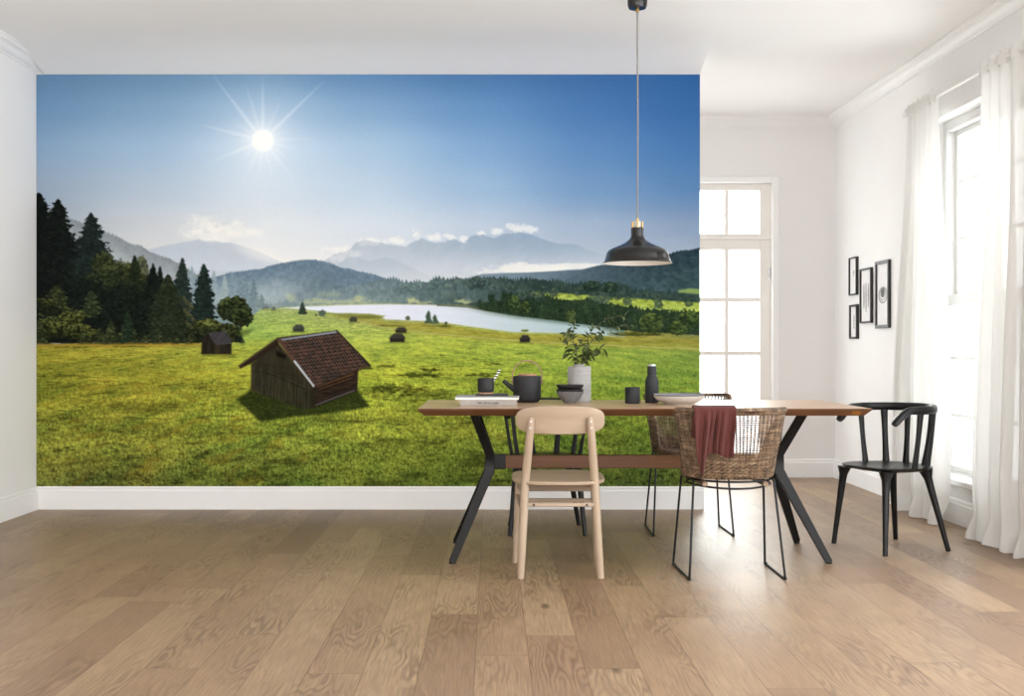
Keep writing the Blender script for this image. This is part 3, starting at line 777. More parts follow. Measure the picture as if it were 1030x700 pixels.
cove = [(.60 * (1 - u / 14), HC - .085 * (u / 14) ** 2.2) for u in range(14, -1, -1)] + [(0, HC)]     # plaster easing from the ceiling down to the wall
run('trim_cove_front', cove, (XL + .05, YM), (1.322, YM), (0, -1), M_CEIL)

# ---- the glazed garden door in the back wall
def glass_material():
    g = Nodes('window_glass')
    tr = g.n('BsdfTransparent', ins={'Color': (.97, .985, .98, 1)}); gl = g.n('BsdfGlossy', ins={'Roughness': .03})
    lw = g.n('LayerWeight', ins={'Blend': .5})
    fr = g.math('ADD', g.math('MULTIPLY', g.math('POWER', lw.outputs['Facing'], 5.0), .5), .03)
    mx = g.n('MixShader', ins={0: fr, 1: tr.outputs[0], 2: gl.outputs[0]})
    g.t.links.new(mx.outputs[0], g.out.inputs['Surface'])
    return g.m
M_GLASS = glass_material()
door = thing('door_1', 'cream glazed garden door with small panes in the far wall', 'door', (1.83, YB, 0))
door['kind'] = 'structure'
def local(o): return -o.location
def kid(m, name, mat, parent, **kw):
    """build a part given in world coordinates under an unrotated thing"""
    l = parent.matrix_world.translation if parent.parent else parent.location
    base = Vector(parent.location)
    m.v = [tuple(Vector(p) - base) for p in m.v]
    return m.build(name, mat, parent, **kw)
m = MB()   # moulded casing round the opening
for a, b in ((DX0 - .055, DX0), (DX1, DX1 + .048)):
    m.box(a, b, YB - .022, YB, 0, DZ1 + .048)
m.box(DX0, DX1, YB - .022, YB, DZ1, DZ1 + .048)
kid(m, 'casing', M_TRIM, door, bevel=.004)
fy0, fy1 = YB + .05, YB + .10
m = MB()
m.box(DX0, DX0 + .07, fy0, fy1, 0, DZ1); m.box(DX1 - .088, DX1, fy0, fy1, 0, DZ1)
m.box(DX0 + .07, DX1 - .088, fy0, fy1, DZ1 - .055, DZ1)
m.box(DX0 + .07, DX1 - .088, fy0, fy1, 1.808, 1.935); m.box(DX0, DX1, fy0 - .012, fy0 + .01, 1.888, 1.902)
m.box(DX0 + .07, DX1 - .088, fy0, fy1, 0, .185)
kid(m, 'leaf_frame', M_SASH, door, bevel=.004)
m = MB()
m.box(1.856, 1.888, fy0 + .008, fy1 - .008, .185, DZ1 - .05)
for z in (.565, .967, 1.395): m.box(DX0 + .07, DX1 - .088, fy0 + .009, fy1 - .009, z, z + .033)
kid(m, 'glazing_bars', M_SASH, door, bevel=.003)
m = MB(); m.box(DX0 + .06, DX1 - .08, fy0 + .022, fy0 + .027, .18, DZ1 - .05)
kid(m, 'pane', M_GLASS, door)
M_CHROME = paint('brushed_steel', (.55, .55, .56), .3, .05, 20, 0, metal=1)
m = MB(); m.tube([(DX1 - .012, fy0 - .008, 1.585), (DX1 - .012, fy0 - .008, 1.665)], .008, 10)
kid(m, 'hinge', M_CHROME, door)['label'] = 'small steel hinge'

# ---- the sash window in the right wall
win = thing('window_1', 'tall white sash window between the long white curtains', 'window', (XR, 6.655, WZ0))
win['kind'] = 'structure'
m = MB()
m.box(XR - .035, XR + .13, WY0 - .02, WY1 + .02, WZ0 - .030, WZ0 + .006)
kid(m, 'sill', M_TRIM, win, bevel=.006)
m = MB()
X1, X2 = XR + .10, XR + .21
m.box(X1, X2, WY1 - .045, WY1, WZ0, WZ1); m.box(X1, X2, WY0, WY0 + .045, WZ0, WZ1); m.box(X1, X2, WY0 + .045, WY1 - .045, WZ1 - .06, WZ1)
m.box(X1, X2, WY0 + .045, WY1 - .045, WZ0, WZ0 + .02)
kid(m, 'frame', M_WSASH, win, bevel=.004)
def sash(name, xa, xb, z0, z1, top_rail, bottom_rail, bars):
    m = MB(); a, b = WY0 + .045, WY1 - .045
    m.box(xa, xb, a, a + .035, z0, z1); m.box(xa, xb, b - .035, b, z0, z1)
    m.box(xa, xb, a + .035, b - .035, z0, z0 + bottom_rail); m.box(xa, xb, a + .035, b - .035, z1 - top_rail, z1)
    s = kid(m, name, M_WSASH, win, bevel=.003)
    m = MB()
    for z in bars: m.box(xa + .006, xb - .006, a + .035, b - .035, z - .010, z + .010)
    for k in range(1, 5):
        y = a + .035 + (b - a - .07) * k / 5
        m.box(xa + .007, xb - .007, y - .009, y + .009, z0 + bottom_rail, z1 - top_rail)
    m.v = [tuple(Vector(p) - Vector(win.location)) for p in m.v]
    m.build('glazing_bars', M_WSASH, s)
    m = MB(); xm = (xa + xb) / 2; m.box(xm - .002, xm + .002, a + .03, b - .03, z0 + .01, z1 - .01)
    m.v = [tuple(Vector(p) - Vector(win.location)) for p in m.v]
    m.build('pane', M_GLASS, s)
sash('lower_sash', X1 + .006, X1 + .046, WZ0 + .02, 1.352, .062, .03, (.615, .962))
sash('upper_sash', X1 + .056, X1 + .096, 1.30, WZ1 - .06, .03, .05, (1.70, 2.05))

# ---------------------------------------------------------------- the printed landscape on the wall
def hang_mural():
    import numpy as np
    img = paint_mural(1.5)
    H, W, _ = img.shape
    lin = np.where(img <= .04045, img / 12.92, ((img + .055) / 1.055) ** 2.4)
    lin = np.clip(lin * PRINT_GAIN, 0, .93)
    xs = np.linspace(XL + .001, 1.322, W); zs = np.linspace(2.765, .1455, H)
    gx, gz = np.meshgrid(xs, zs)
    co = np.stack([gx, np.full_like(gx, YM - .0025), gz], -1).reshape(-1, 3).astype(np.float32)
    nv = H * W
    idx = np.arange(nv).reshape(H, W)
    q = np.stack([idx[:-1, :-1], idx[1:, :-1], idx[1:, 1:], idx[:-1, 1:]], -1).reshape(-1, 4)
    # thin paper edge on all four sides
    ring = np.concatenate([idx[0, :], idx[1:, -1], idx[-1, -2::-1], idx[-2:0:-1, 0]])
    back = np.arange(nv, nv + len(ring))
    cb = co[ring].copy(); cb[:, 1] = YM - .0002
    e = np.stack([ring, np.roll(ring, -1), np.roll(back, -1), back], -1)
    co = np.concatenate([co, cb]); q = np.concatenate([q, e]).astype(np.int32)
    me = bpy.data.meshes.new('landscape_mural')
    me.vertices.add(len(co)); me.vertices.foreach_set('co', co.ravel())
    me.loops.add(q.size); me.loops.foreach_set('vertex_index', q.ravel())
    me.polygons.add(len(q)); me.polygons.foreach_set('loop_start', np.arange(0, q.size, 4, dtype=np.int32))
    me.update(calc_edges=True)
    at = me.color_attributes.new('print', 'FLOAT_COLOR', 'POINT')
    rgba = np.ones((len(co), 4), np.float32); rgba[:nv, :3] = lin.reshape(-1, 3); rgba[nv:, :3] = lin.reshape(-1, 3)[ring]
    at.data.foreach_set('color', rgba.ravel())
    g = Nodes('printed_wallpaper')
    a = g.n('Attribute', attribute_name='print')
    g.put(Base_Color=a.outputs['Color'], Roughness=.9); g.bsdf.inputs['Specular IOR Level'].default_value = .02
    me.materials.append(g.m)
    o = bpy.data.objects.new('landscape_mural', me); COL.objects.link(o)
    tag(o, 'wall-filling photo mural of a sunlit alpine meadow with hut and lake', 'wall mural')
hang_mural()

# ---------------------------------------------------------------- dining table
M_OAK = wood('oiled_oak', srgb(190, 160, 130), srgb(164, 130, 98), 0, .30, 1.0, spec=.5)
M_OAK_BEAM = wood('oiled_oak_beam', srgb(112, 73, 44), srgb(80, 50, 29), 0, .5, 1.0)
M_BLACK = paint('black_powder_coat', (.006, .006, .0065), .40, .2, 30, .06, spec=.3)
M_BLACKWOOD = paint('black_lacquered_wood', (.007, .007, .0075), .36, .25, 14, .05, spec=.3)

TX0, TX1, TY0, TY1, TZ = -.345, 1.757, 5.416, 6.33, .745
table = thing('dining_table', 'long oak dining table with slim black angled legs', 'table', ((TX0 + TX1) / 2, (TY0 + TY1) / 2, 0))
m = MB()
def ring4(i, z): return [(TX0 + i, TY0 + i, z), (TX1 - i, TY0 + i, z), (TX1 - i, TY1 - i, z), (TX0 + i, TY1 - i, z)]
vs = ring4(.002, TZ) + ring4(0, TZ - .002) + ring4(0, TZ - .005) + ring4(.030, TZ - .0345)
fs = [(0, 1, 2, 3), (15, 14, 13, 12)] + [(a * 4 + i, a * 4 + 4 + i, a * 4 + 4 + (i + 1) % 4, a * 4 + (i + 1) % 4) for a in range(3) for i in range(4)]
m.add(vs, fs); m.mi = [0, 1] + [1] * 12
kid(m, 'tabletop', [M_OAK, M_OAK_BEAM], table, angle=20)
m = MB(); m.box(1.665, 1.706, TY0 + .0065, TY0 + .03, TZ - .030, TZ - .012)
M_INLAY = wood('honey_inlay', srgb(150, 102, 44), srgb(122, 80, 30), 0, .5)
m.v = [(x, y + (TZ - .012 - z) * 0.95, z) for x, y, z in m.v]
kid(m, 'inlay', M_INLAY, table)['label'] = 'honey coloured wooden inlay in the bevelled edge'
m = MB(); m.box(.066, 1.348, 5.856, 5.890, .424, .490)
kid(m, 'beam', M_OAK_BEAM, table, bevel=.003)['label'] = 'brown oak stretcher beam'
CX, CY = (TX0 + TX1) / 2, (TY0 + TY1) / 2
for sx in (-1, 1):
    m = MB()
    xn = CX + sx * .718
    a, b = sorted((xn - sx * .02, xn - sx * .080)); m.box(a, b, 5.852, 5.894, .420, .494)
    kid(m, 'clamp', M_BLACK, table, bevel=.003)['label'] = 'black steel clamp on the beam end'
    for sy in (-1, 1):
        m = MB()
        top = (CX + sx * .795, CY + sy * .215, TZ - .034); foot = (CX + sx * .896, CY + sy * .292, .008)
        pts = [top, (xn, CY + sy * .048, .497), (xn, CY + sy * .040, .418), foot]
        m.bar(pts, [.042, .044, .050, .034], [.028, .032, .034, .026])
        lg = kid(m, 'leg', M_BLACK, table, bevel=.003)
        m = MB(); m.lathe([(0, 0), (.015, 0), (.016, .004), (.014, .012), (0, .012)], (foot[0], foot[1], 0), 16)
        m.v = [tuple(Vector(p) - Vector(table.location)) for p in m.v]
        m.build('foot_pad', M_BLACK, lg)

# ---------------------------------------------------------------- birch chair with curved backrest (front of the chair is +y)
M_BIRCH = wood('soaped_birch', srgb(173, 154, 133), srgb(152, 131, 109), 2, .5, .8)
M_BIRCH_X = wood('soaped_birch_cross', srgb(173, 154, 133), srgb(156, 135, 113), 0, .5, .8)
bc = thing('birch_chair', 'pale birch chair with curved backrest at the near side of the table', 'chair', (.304, 5.41, 0))
def birch():
    Lr = lambda s: [(s * .178, -.197, 0), (s * .166, -.180, .22), (s * .155, -.165, .425), (s * .140, -.195, .60), (s * .131, -.214, .708)]
    for s in (-1, 1):
        m = MB(); P = spline(Lr(s), 6); n = len(P)
        rad = [.0145 + .0045 * math.sin(PI * min(1, .12 + .76 * i / (n - 1))) for i in range(n)]
        # rounded tip
        P.append(P[-1] + Vector((0, -.001, .008))); rad.append(.009); P.append(P[-1] + Vector((0, 0, .003))); rad.append(.003)
        m.tube(P, rad, 14)
        lg = m.build('rear_leg', M_BIRCH, bc)
        for z in (.672, .700):
            p = Vector((s * (.140 - (z - .62) * .09), -.224 - (z - .70) * .2, z)); p.y -= .002
            m = MB(); m.tube([p + Vector((0, .006, 0)), p + Vector((0, -.006, 0))], .0042, 10)
            m.build('screw', M_CHROME, lg)
        m = MB(); m.tube(spline([(s * .195, .19, 0), (s * .186, .178, .22), (s * .176, .165, .422)], 5), [.0125 + .004 * i / 10 for i in range(11)], 14)
        m.build('front_leg', M_BIRCH, bc)
        m = MB(); m.bar([(s * .160, -.150, .388), (s * .178, .150, .388)], .045, .016, (1, 0, 0)); m.build('side_apron', M_BIRCH, bc, bevel=.003)
        m = MB(); m.tube([(s * .163, -.172, .285), (s * .185, .176, .325)], .010, 10); m.build('side_stretcher', M_BIRCH, bc)
    m = MB(); m.box(-.166, .166, .152, .168, .345, .416); m.build('front_apron', M_BIRCH_X, bc, bevel=.003)
    m = MB(); m.box(-.180, .180, .166, .180, .291, .310); m.build('front_stretcher', M_BIRCH_X, bc, bevel=.004)
    m = MB(); m.box(-.158, .158, -.185, -.169, .317, .335)
    st = m.build('rear_stretcher', M_BIRCH_X, bc, bevel=.004)
    for s in (-1, 1):
        m = MB(); m.tube([(s * .118, -.183, .326), (s * .118, -.187, .326)], .0052, 12)
        m.build('bolt', M_BLACK, st)['label'] = 'dark bolt head'
    # seat: soft trapezoid, slightly dished
    def outline(k, grow=0.0):
        a = 2 * PI * k / 64; c, s_ = math.cos(a), math.sin(a)
        q = 3.2
        r = 1 / (abs(c) ** q + abs(s_) ** q) ** (1 / q)
        x, y = r * c, r * s_
        return ((.212 + .008 * y + grow) * x, .215 * y * (1 + grow) + .0)
    vs = []; fs = []
    prof = [(0, .4300), (.5, .4310), (.8, .4350), (.93, .4375), (.985, .4370), (1.0, .432), (.995, .418), (.95, .413), (.5, .411), (0, .411)]
    m = MB(); rows = []
    for t, z in prof:
        if t == 0: rows.append([len(vs)]); vs.append((0, 0, z))
        else:
            rows.append(list(range(len(vs), len(vs) + 64)))
            for k in range(64):
                x, y = outline(k); vs.append((x * t, y * t, z + .006 * (y / .215) * (t if z > .42 else 0)))
    for a, b in zip(rows[:-1], rows[1:]):
        for k in range(64):
            k2 = (k + 1) % 64
            if len(a) == 1: fs.append((a[0], b[k], b[k2]))
            elif len(b) == 1: fs.append((a[k], b[0], a[k2]))
            else: fs.append((a[k], b[k], b[k2], a[k2]))
    m.add(vs, fs); m.build('seat', M_BIRCH_X, bc)
    # backrest: stadium-shaped board bent round the sitter
    n = 48; hw, hh = .198, .0635; vs = []; fs = []
    def board(x, z, t):
        y = -.245 + .030 + 1.15 * x * x * -1 + .05   # ends sweep back towards the sitter
        y = -.205 - .0 + .9 * x * x
        lean = -(z) * .22
        return (x, y + lean + t, .704 + z)
    ring = []
    for k in range(n):
        a = 2 * PI * k / n; c, s_ = math.cos(a), math.sin(a)
        q = 3.5
        r = 1 / (abs(c) ** q + abs(s_) ** q) ** (1 / q)
        ring.append((hw * r * c * (1 - .0 * s_), hh * r * s_ * (1 - .05 * (r * c) ** 2)))
    for t, g in ((-.009, .0), (-.010, .35), (-.010, .7), (-.0095, .95), (-.006, 1.0), (.006, 1.0), (.0095, .95), (.010, .7), (.010, .35), (.009, .0)):
        vs += [board(x * g, z * g, t) for x, z in ring]
    L = 10
    for l in range(L - 1):
        for k in range(n):
            k2 = (k + 1) % n
            fs.append((l * n + k, l * n + k2, (l + 1) * n + k2, (l + 1) * n + k))
    m = MB(); m.add(vs, fs)
    m.build('backrest', M_BIRCH_X, bc)
birch()

# ---------------------------------------------------------------- black spindle armchairs (front of the chair is -y)
SP = thing('spindle_chair', 'black spindle armchair by the long curtains at the right table end', 'chair', (2.045, 6.035, 0), 0)
def spindle_chair():
    # horseshoe rail: arms run forward and turn down at their ends
    def rail(t):
        """t in -1..1 from one arm end to the other"""
        s = 1 if t >= 0 else -1; t = abs(t)
        if t < .62:
            a = PI / 2 * (1 - t / .62)
            return Vector((s * .232 * math.cos(a), .205 * math.sin(a), .718 - .004 * (t / .62)))
        u = (t - .62) / .38
        return Vector((s * (.232 - .014 * u), -.150 * u, .714 - .070 * max(0, (u - .35) / .65) ** 1.6))
    m = MB(); K = 72; vs = []; fs = []
    for i in range(K + 1):
        t = -1 + 2 * i / K
        p = rail(t); d = (rail(min(1, t + .01)) - rail(max(-1, t - .01))).normalized()
        side = d.cross(Vector((0, 0, 1))).normalized(); up = side.cross(d).normalized()
        w = .0155 + .006 * smooth((abs(t) - .6) / .3); h = .021 - .004 * smooth((abs(t) - .6) / .3)
        if abs(t) > .985: w *= .75; h *= .75
        for k in range(12):
            a = 2 * PI * k / 12
            c, s_ = math.cos(a), math.sin(a)
            r = 1 / (abs(c) ** 3 + abs(s_) ** 3) ** (1 / 3)
            vs.append(p + side * (w * r * c) + up * (h * r * s_))
    for i in range(K):
        for k in range(12): fs.append((i * 12 + k, i * 12 + (k + 1) % 12, i * 12 + 12 + (k + 1) % 12, i * 12 + 12 + k))
    fs += [tuple(range(11, -1, -1)), tuple(K * 12 + k for k in range(12))]
    m.add(vs, fs); m.build('arm_rail', M_BLACKWOOD, SP)
    # saddle seat
    def edge(k):
        a = 2 * PI * k / 56; c, s_ = math.cos(a), math.sin(a); q = 2.9
        r = 1 / (abs(c) ** q + abs(s_) ** q) ** (1 / q); x, y = r * c, r * s_
        return ((.212 - .020 * y) * x, .192 * y - .008)
    vs = []; fs = []; rows = []
    for t, z in ((0, .416), (.45, .417), (.75, .422), (.93, .427), (1.0, .423), (.985, .414), (.9, .405), (.5, .397), (0, .397)):
        if t == 0: rows.append([len(vs)]); vs.append((0, 0, z))
        else:
            rows.append(list(range(len(vs), len(vs) + 56)))
            for k in range(56):
                x, y = edge(k); vs.append((x * t, y * t, z))
    for a, b in zip(rows[:-1], rows[1:]):
        for k in range(56):
            k2 = (k + 1) % 56
            if len(a) == 1: fs.append((a[0], b[k], b[k2]))
            elif len(b) == 1: fs.append((a[k], b[0], a[k2]))
            else: fs.append((a[k], b[k], b[k2], a[k2]))
    m = MB(); m.add(vs, fs); m.build('seat', M_BLACKWOOD, SP)
    for s in (-1, 1):
        for nm, top, foot in (('front_leg', (s * .165, -.155, .406), (s * .205, -.192, 0)), ('rear_leg', (s * .128, .120, .406), (s * .200, .200, 0))):
            a, b = Vector(top), Vector(foot); P = []; R = []
            for i in range(11):
                u = i / 10; P.append(a.lerp(b, u) + Vector((0, 0, 0))); R.append(.0125 + .0085 * (1 - u) ** 1.4 + .014 * max(0, 1 - u * 7) ** 2)
            m = MB(); m.tube(P, R, 14); m.build(nm, M_BLACKWOOD, SP)
        for ang, bx, by in ((0, .188, -.002), (35, .158, .105), (67, .066, .155)):
            a = math.radians(ang)
            top = Vector((s * .232 * math.cos(a), .205 * math.sin(a), .705)); bot = Vector((s * bx, by, .413))
            P = spline([top, top.lerp(bot, .5) + Vector((s * .004 * math.cos(a), .004 * math.sin(a), 0)), bot], 6)
            R = [.0150 + .0045 * abs(2 * i / 12 - 1) ** 2 for i in range(13)]
            m = MB(); m.tube(P, R, 12, flat=.62, up=(math.cos(a) * s, math.sin(a), 0)); m.build('spindle', M_BLACKWOOD, SP)
spindle_chair()
SP.rotation_euler = (0, 0, math.atan2(-.94, .345))
dup(SP, (.302, 6.585, 0), 0, 'black spindle armchair at the far side of the table, behind the birch chair')

# ---------------------------------------------------------------- wicker chairs on black rod frames (back of the chair is -y)
def rattan():
    g = Nodes('grey_brown_rattan')
    a = g.noise(g.pos((12, 12, 170)), 1.0, 2, .6)
    b = g.noise(g.pos((48, 48, 2.5)), 1.0, 2, .6)
    f = g.math('ADD', g.math('MULTIPLY', a, .55), g.math('MULTIPLY', b, .45))
    g.put(Base_Color=g.ramp(f, [(.34, srgb(40, 32, 28)), (.46, srgb(88, 68, 50)), (.55, srgb(122, 98, 74)), (.68, srgb(166, 148, 124))]), Roughness=.55)
    g.bump(g.noise(g.pos((200, 200, 200)), 1.0, 3), .15, .002)
    return g.m
M_RATTAN = rattan()
WK = thing('wicker_chair', 'brown wicker tub chair with a dark red cloth, seen from behind at the table', 'chair', (1.078, 5.362, 0), math.radians(1))
def wicker():
    OX = -.006
    ZB = .452
    def se(a, q):
        """superellipse unit vector; a measured from the back (-y), positive to +x"""
        s, c = math.sin(a), math.cos(a)
        r = 1 / (abs(s) ** q + abs(c) ** q) ** (1 / q)
        return r * s, -r * c
    def rim_h(a):
        t = abs(a)
        return ZB + .006 + .296 * (1 - smooth((t - .88) / 1.50))
    def shell(a, s, off=0.0):
        """point of the basket wall; s 0 at the seat, 1 at the rim"""
        bx, by = se(a, 2.4); rx, ry = se(a, 3.3)
        f = 1 - smooth((abs(a) - 1.2) / 1.6)
        B = Vector((.198 * bx, .186 * by + .005, ZB - .006))
        Rm = Vector(((.274 - .085 * smooth((abs(a) - .7) / 1.1)) * rx, (.250 if ry < 0 else .222) * ry, rim_h(a)))
        Z = B.z + (Rm.z - B.z) * s
        k = 1 - (1 - s) ** 1.2
        p = B.lerp(Rm, k); p.z = Z
        n = Vector((p.x, p.y, 0)).normalized()
        p += n * off
        p.x += OX - .024 * s * max(0, math.cos(a / 1.3))
        return p
    NS = 100                       # upright stakes
    m = MB()
    for k in range(NS):
        a = -PI + 2 * PI * (k + .5) / NS
        if rim_h(a) < ZB + .03: continue
        m.tube([shell(a, j / 8) for j in range(9)], .0034, 5, cap=False)
    # horizontal strands pass in and out of the stakes
    pitch = .0083
    N = int(.30 / pitch)
    for r in range(N):
        z = ZB + .004 + r * pitch
        run_ = []
        steps = NS * 2
        for i in range(steps + 1):
            a = -PI + 2 * PI * i / steps
            h = rim_h(a)
            if h > z + .004:
                s = (z - (ZB - .006)) / (h - (ZB - .006))
                off = .0030 * math.cos(PI * (i / 2 - .5 + r))
                run_.append(shell(a, s, off))
            else:
                if len(run_) > 3: m.tube(run_, .0031, 5, cap=False)
                run_ = []
        if len(run_) > 3: m.tube(run_, .0031, 5, cap=False)
    # denser plaited band low on the wall
    for r in range(9):
        z = ZB - .004 + r * .0083
        P = []
        for i in range(NS * 2):
            a = -PI + 2 * PI * i / (NS * 2); h = rim_h(a)
            s = min(1, (z + .0038 - (ZB - .006)) / (h - (ZB - .006)))
            P.append(shell(a, s, .0040 * math.cos(PI * (i / 2 + r)) + .001))
        m.tube(P, .0036, 5, closed=True)
    m.build('woven_shell', M_RATTAN, WK)
    m = MB()                       # twisted rim
    for ph in (0, PI * 2 / 3, PI * 4 / 3):
        P = []
        for i in range(420):
            a = -PI + 2 * PI * i / 420
            c = shell(a, 1.0); w = ph + i * 2 * PI * 42 / 420
            n = Vector((c.x - OX, c.y, 0)).normalized()
            P.append(c + n * (.0062 * math.cos(w)) + Vector((0, 0, .0062 * math.sin(w))))
        m.tube(P, .0058, 6, closed=True)
    m.build('braided_rim', M_RATTAN, WK)
    m = MB()                       # woven seat: rings over spokes
    for r in range(1, 22):
        t = r / 21.5
        P = [Vector((OX + .196 * t * se(a, 2 + .4 * t)[0], .186 * t * se(a, 2 + .4 * t)[1] + .005, ZB - .014 * (1 - t * t) - .004 + .0022 * math.cos(24 * a + PI * r))) for a in [2 * PI * i / 96 for i in range(96)]]
        m.tube(P, .0044, 5, closed=True)
    for k in range(48):
        a = 2 * PI * k / 48; x, y = se(a, 2.4)
        m.tube([(OX + .196 * x * t, .186 * y * t + .005, ZB - .014 * (1 - t * t) - .005) for t in (.05, .35, .7, 1)], .0032, 5)
    m.build('seat', M_RATTAN, WK)
    for s in (-1, 1):              # cane bearers under the seat, ends showing at the back
        m = MB(); m.tube([(OX + s * .135, -.182, .424), (OX + s * .135, .175, .426)], .012, 10)
        m.build('bearer', M_RATTAN, WK)
    for z, g, nm in ((.434, 1.0, 'upper_hoop'), (.4135, .985, 'lower_hoop')):
        m = MB()
        sag = .010 if nm == 'lower_hoop' else 0
        m.tube([(.190 * g * math.sin(a), -.190 * g * math.cos(a), z - sag * max(0, math.cos(a)) ** 2) for a in [2 * PI * i / 64 for i in range(64)]], .0048, 8, closed=True)
        m.build(nm, M_BLACK, WK)
    for s in (-1, 1):
        x0, x1 = s * .212, s * .186
        C = [((x0, -.192, .0065), .018), ((x1 - s * .006, -.118, .436), .020), ((s * .192, .120, .436), .020), ((s * .218, .192, .0065), .018)]
        P = []
        for i, (p, rr) in enumerate(C):
            p = Vector(p); a = Vector(C[i - 1][0]); b = Vector(C[(i + 1) % 4][0])
            u = p + (a - p).normalized() * rr; v = p + (b - p).normalized() * rr
            P += [u.lerp(p, t).lerp(p.lerp(v, t), t) for t in (0, .25, .5, .75, 1)]
        m = MB(); m.tube(P, .0054, 10, closed=True)
        sl = m.build('sled_leg', M_BLACK, WK)
        for y, xx in ((-.178, s * .2125), (.178, s * .2175)):
            m = MB(); m.tube([(xx, y - .012, .0075), (xx, y + .012, .0075)], .0078, 10)
            m.build('glide', M_BLACK, sl)
wicker()
dup(WK, (1.094, 6.562, 0), PI, 'wicker tub chair at the far side of the table, facing the camera')

# cloth laid over the back of the near wicker chair
def cloth():
    m = MB()
    rimy, rimz = 5.362 - .250, .756
    def f(u, v):
        x = .874 + .184 * u
        left = u < .53
        ln_out = .305 - .10 * abs(u - .24) / .24 if u < .5 else .228 + .01 * math.sin(u * 9)
        if u < .5: ln_out = .225 + .105 * max(0, 1 - abs(u - .22) / .20)
        total = .16 + ln_out
        d = v * total - .16          # below zero: inside the chair
        fold = .011 * math.sin(u * 2 * PI * 2.2 + .6) + .006 * math.sin(u * 2 * PI * 5.1 + d * 9)
        notch = math.exp(-((u - .53) / .035) ** 2)
        R = .021
        if d < 0:
            t = min(1, -d / (R * PI / 2)); z = rimz - max(0, -d - .02) + .018; y = rimy + .026 * t + max(0, -d) * .10
            z = rimz + .020 - (0 if -d < .02 else (-d - .02)) - .006 * t
        else:
            t = min(1, d / .03); z = rimz + .020 - (d * .45 if d < .02 else d - .011)
            y = rimy - .027 * math.sin(t * PI / 2) + max(0, d - .02) * .115 - .010 * t
        k = smooth(d / .12) if d > 0 else smooth(-d / .1)
        y += -abs(fold) * k - .004 * k + notch * .018 * k
        # the left corner falls in a point
        if u < .5 and d > 0: x += (.905 - x) * .42 * smooth((d - .06) / .24)
        if u >= .5 and d > 0: x += -.010 * smooth(d / .2)
        return (x, y, z)
    m.sheet(f, 44, 40)
    g = Nodes('burgundy_linen')
    a = g.noise(g.pos((500, 500, 500)), 1.0, 2)
    g.put(Base_Color=g.ramp(a, [(.3, srgb(64, 22, 17)), (.7, srgb(86, 34, 26))]), Roughness=.9)
    g.bsdf.inputs['Sheen Weight'].default_value = .1
    g.bump(a, .3, .002)
    o = m.build('draped_cloth', g.m, solid=.003, sub=1)
    tag(o, 'dark red linen cloth hanging over the near wicker backrest', 'cloth')
cloth()

# ---------------------------------------------------------------- pendant lamp
def lamp():
    L = thing('pendant_lamp', 'black metal pendant lamp with white inside above the table', 'lamp', (.749, 6.05, HC))
    def part(m, name, mat, par=None, **k): return m.build(name, mat, par or L, **k)
    z = lambda w: w - HC
    M_SHADE = paint('satin_black_enamel', (.0045, .0042, .0042), .27, .1, 20, .02)
    M_INNER = paint('white_enamel', (.86, .83, .78), .5, .01, 10, 0)
    M_BRASS = paint('brass', (.52, .34, .13), .28, .08, 30, 0, metal=1)
    M_CORD = paint('grey_textile_cord', (.22, .205, .19), .8, .2, 200, .2)
    M_CLEAR = paint('white_ceramic', (.46, .455, .44), .25, .02, 10, 0)
    m = MB(); m.lathe([(0, HC), (.050, HC), (.052, HC - .012), (.050, HC - .060), (.044, HC - .074), (.012, HC - .078), (0, HC - .078)], (0, 0, -HC), 36); part(m, 'canopy', M_SHADE)
    m = MB(); m.tube([(0, 0, z(HC - .078)), (0, 0, z(HC - .094))], .009, 12); part(m, 'canopy_nut', M_BRASS)
    m = MB(); m.tube([(0, 0, z(HC - .09)), (.002, 0, z(2.2)), (0, 0, z(1.69))], .0042, 8); part(m, 'cord', M_CORD)
    outer = [(.030, 1.646), (.0325, 1.642), (.033, 1.640), (.033, 1.604), (.036, 1.592), (.046, 1.580), (.066, 1.566), (.094, 1.553), (.126, 1.540), (.145, 1.530), (.156, 1.518), (.161, 1.504), (.166, 1.485), (.170, 1.472), (.179, 1.463)]
    m = MB(); m.lathe([(0, 1.646)] + outer + [(.1785, 1.4615)], (0, 0, -HC), 64); sh = part(m, 'lamp_shade', M_SHADE)
    inner = [(.1785, 1.4612)] + [(r - .0022, w - .0022) for r, w in outer[::-1][1:-3]] + [(.0, 1.601)]
    m = MB(); m.lathe(inner, (0, 0, -HC), 64); m.build('shade_lining', M_INNER, sh)['label'] = 'white inside of the shade'
    m = MB(); m.lathe([(0, 1.646), (.020, 1.646), (.020, 1.674), (.012, 1.680), (0, 1.680)], (0, 0, -HC), 24); part(m, 'socket', M_CLEAR)
    for k in range(6):
        a = PI / 6 + k * PI / 3
        m = MB(); m.tube([(.0285 * math.cos(a), .0285 * math.sin(a), z(1.634)), (.0285 * math.cos(a), .0285 * math.sin(a), z(1.676))], .0035, 8); part(m, 'brass_pin', M_BRASS)
    m = MB(); m.lathe([(0, 1.676), (.007, 1.676), (.009, 1.684), (.006, 1.695), (0, 1.697)], (0, 0, -HC), 16); part(m, 'cord_grip', M_BRASS)
    m = MB(); m.lathe([(0, 1.50), (.018, 1.505), (.03, 1.525), (.028, 1.55), (.014, 1.575), (.013, 1.605), (0, 1.605)], (0, 0, -HC), 24); part(m, 'bulb', paint('opal_glass', (.85, .85, .83), .3, .01, 5, 0))
lamp()

# ---------------------------------------------------------------- things on the table
M_STONE = paint('matt_black_stoneware', (.014, .014, .015), .5, .25, 40, .1, spec=.35)
M_CHAR = paint('charcoal_stoneware', (.018, .0185, .021), .6, .25, 60, .15, spec=.35)
M_CORK = paint('cork', (.42, .24, .13), .8, .3, 90, .3)

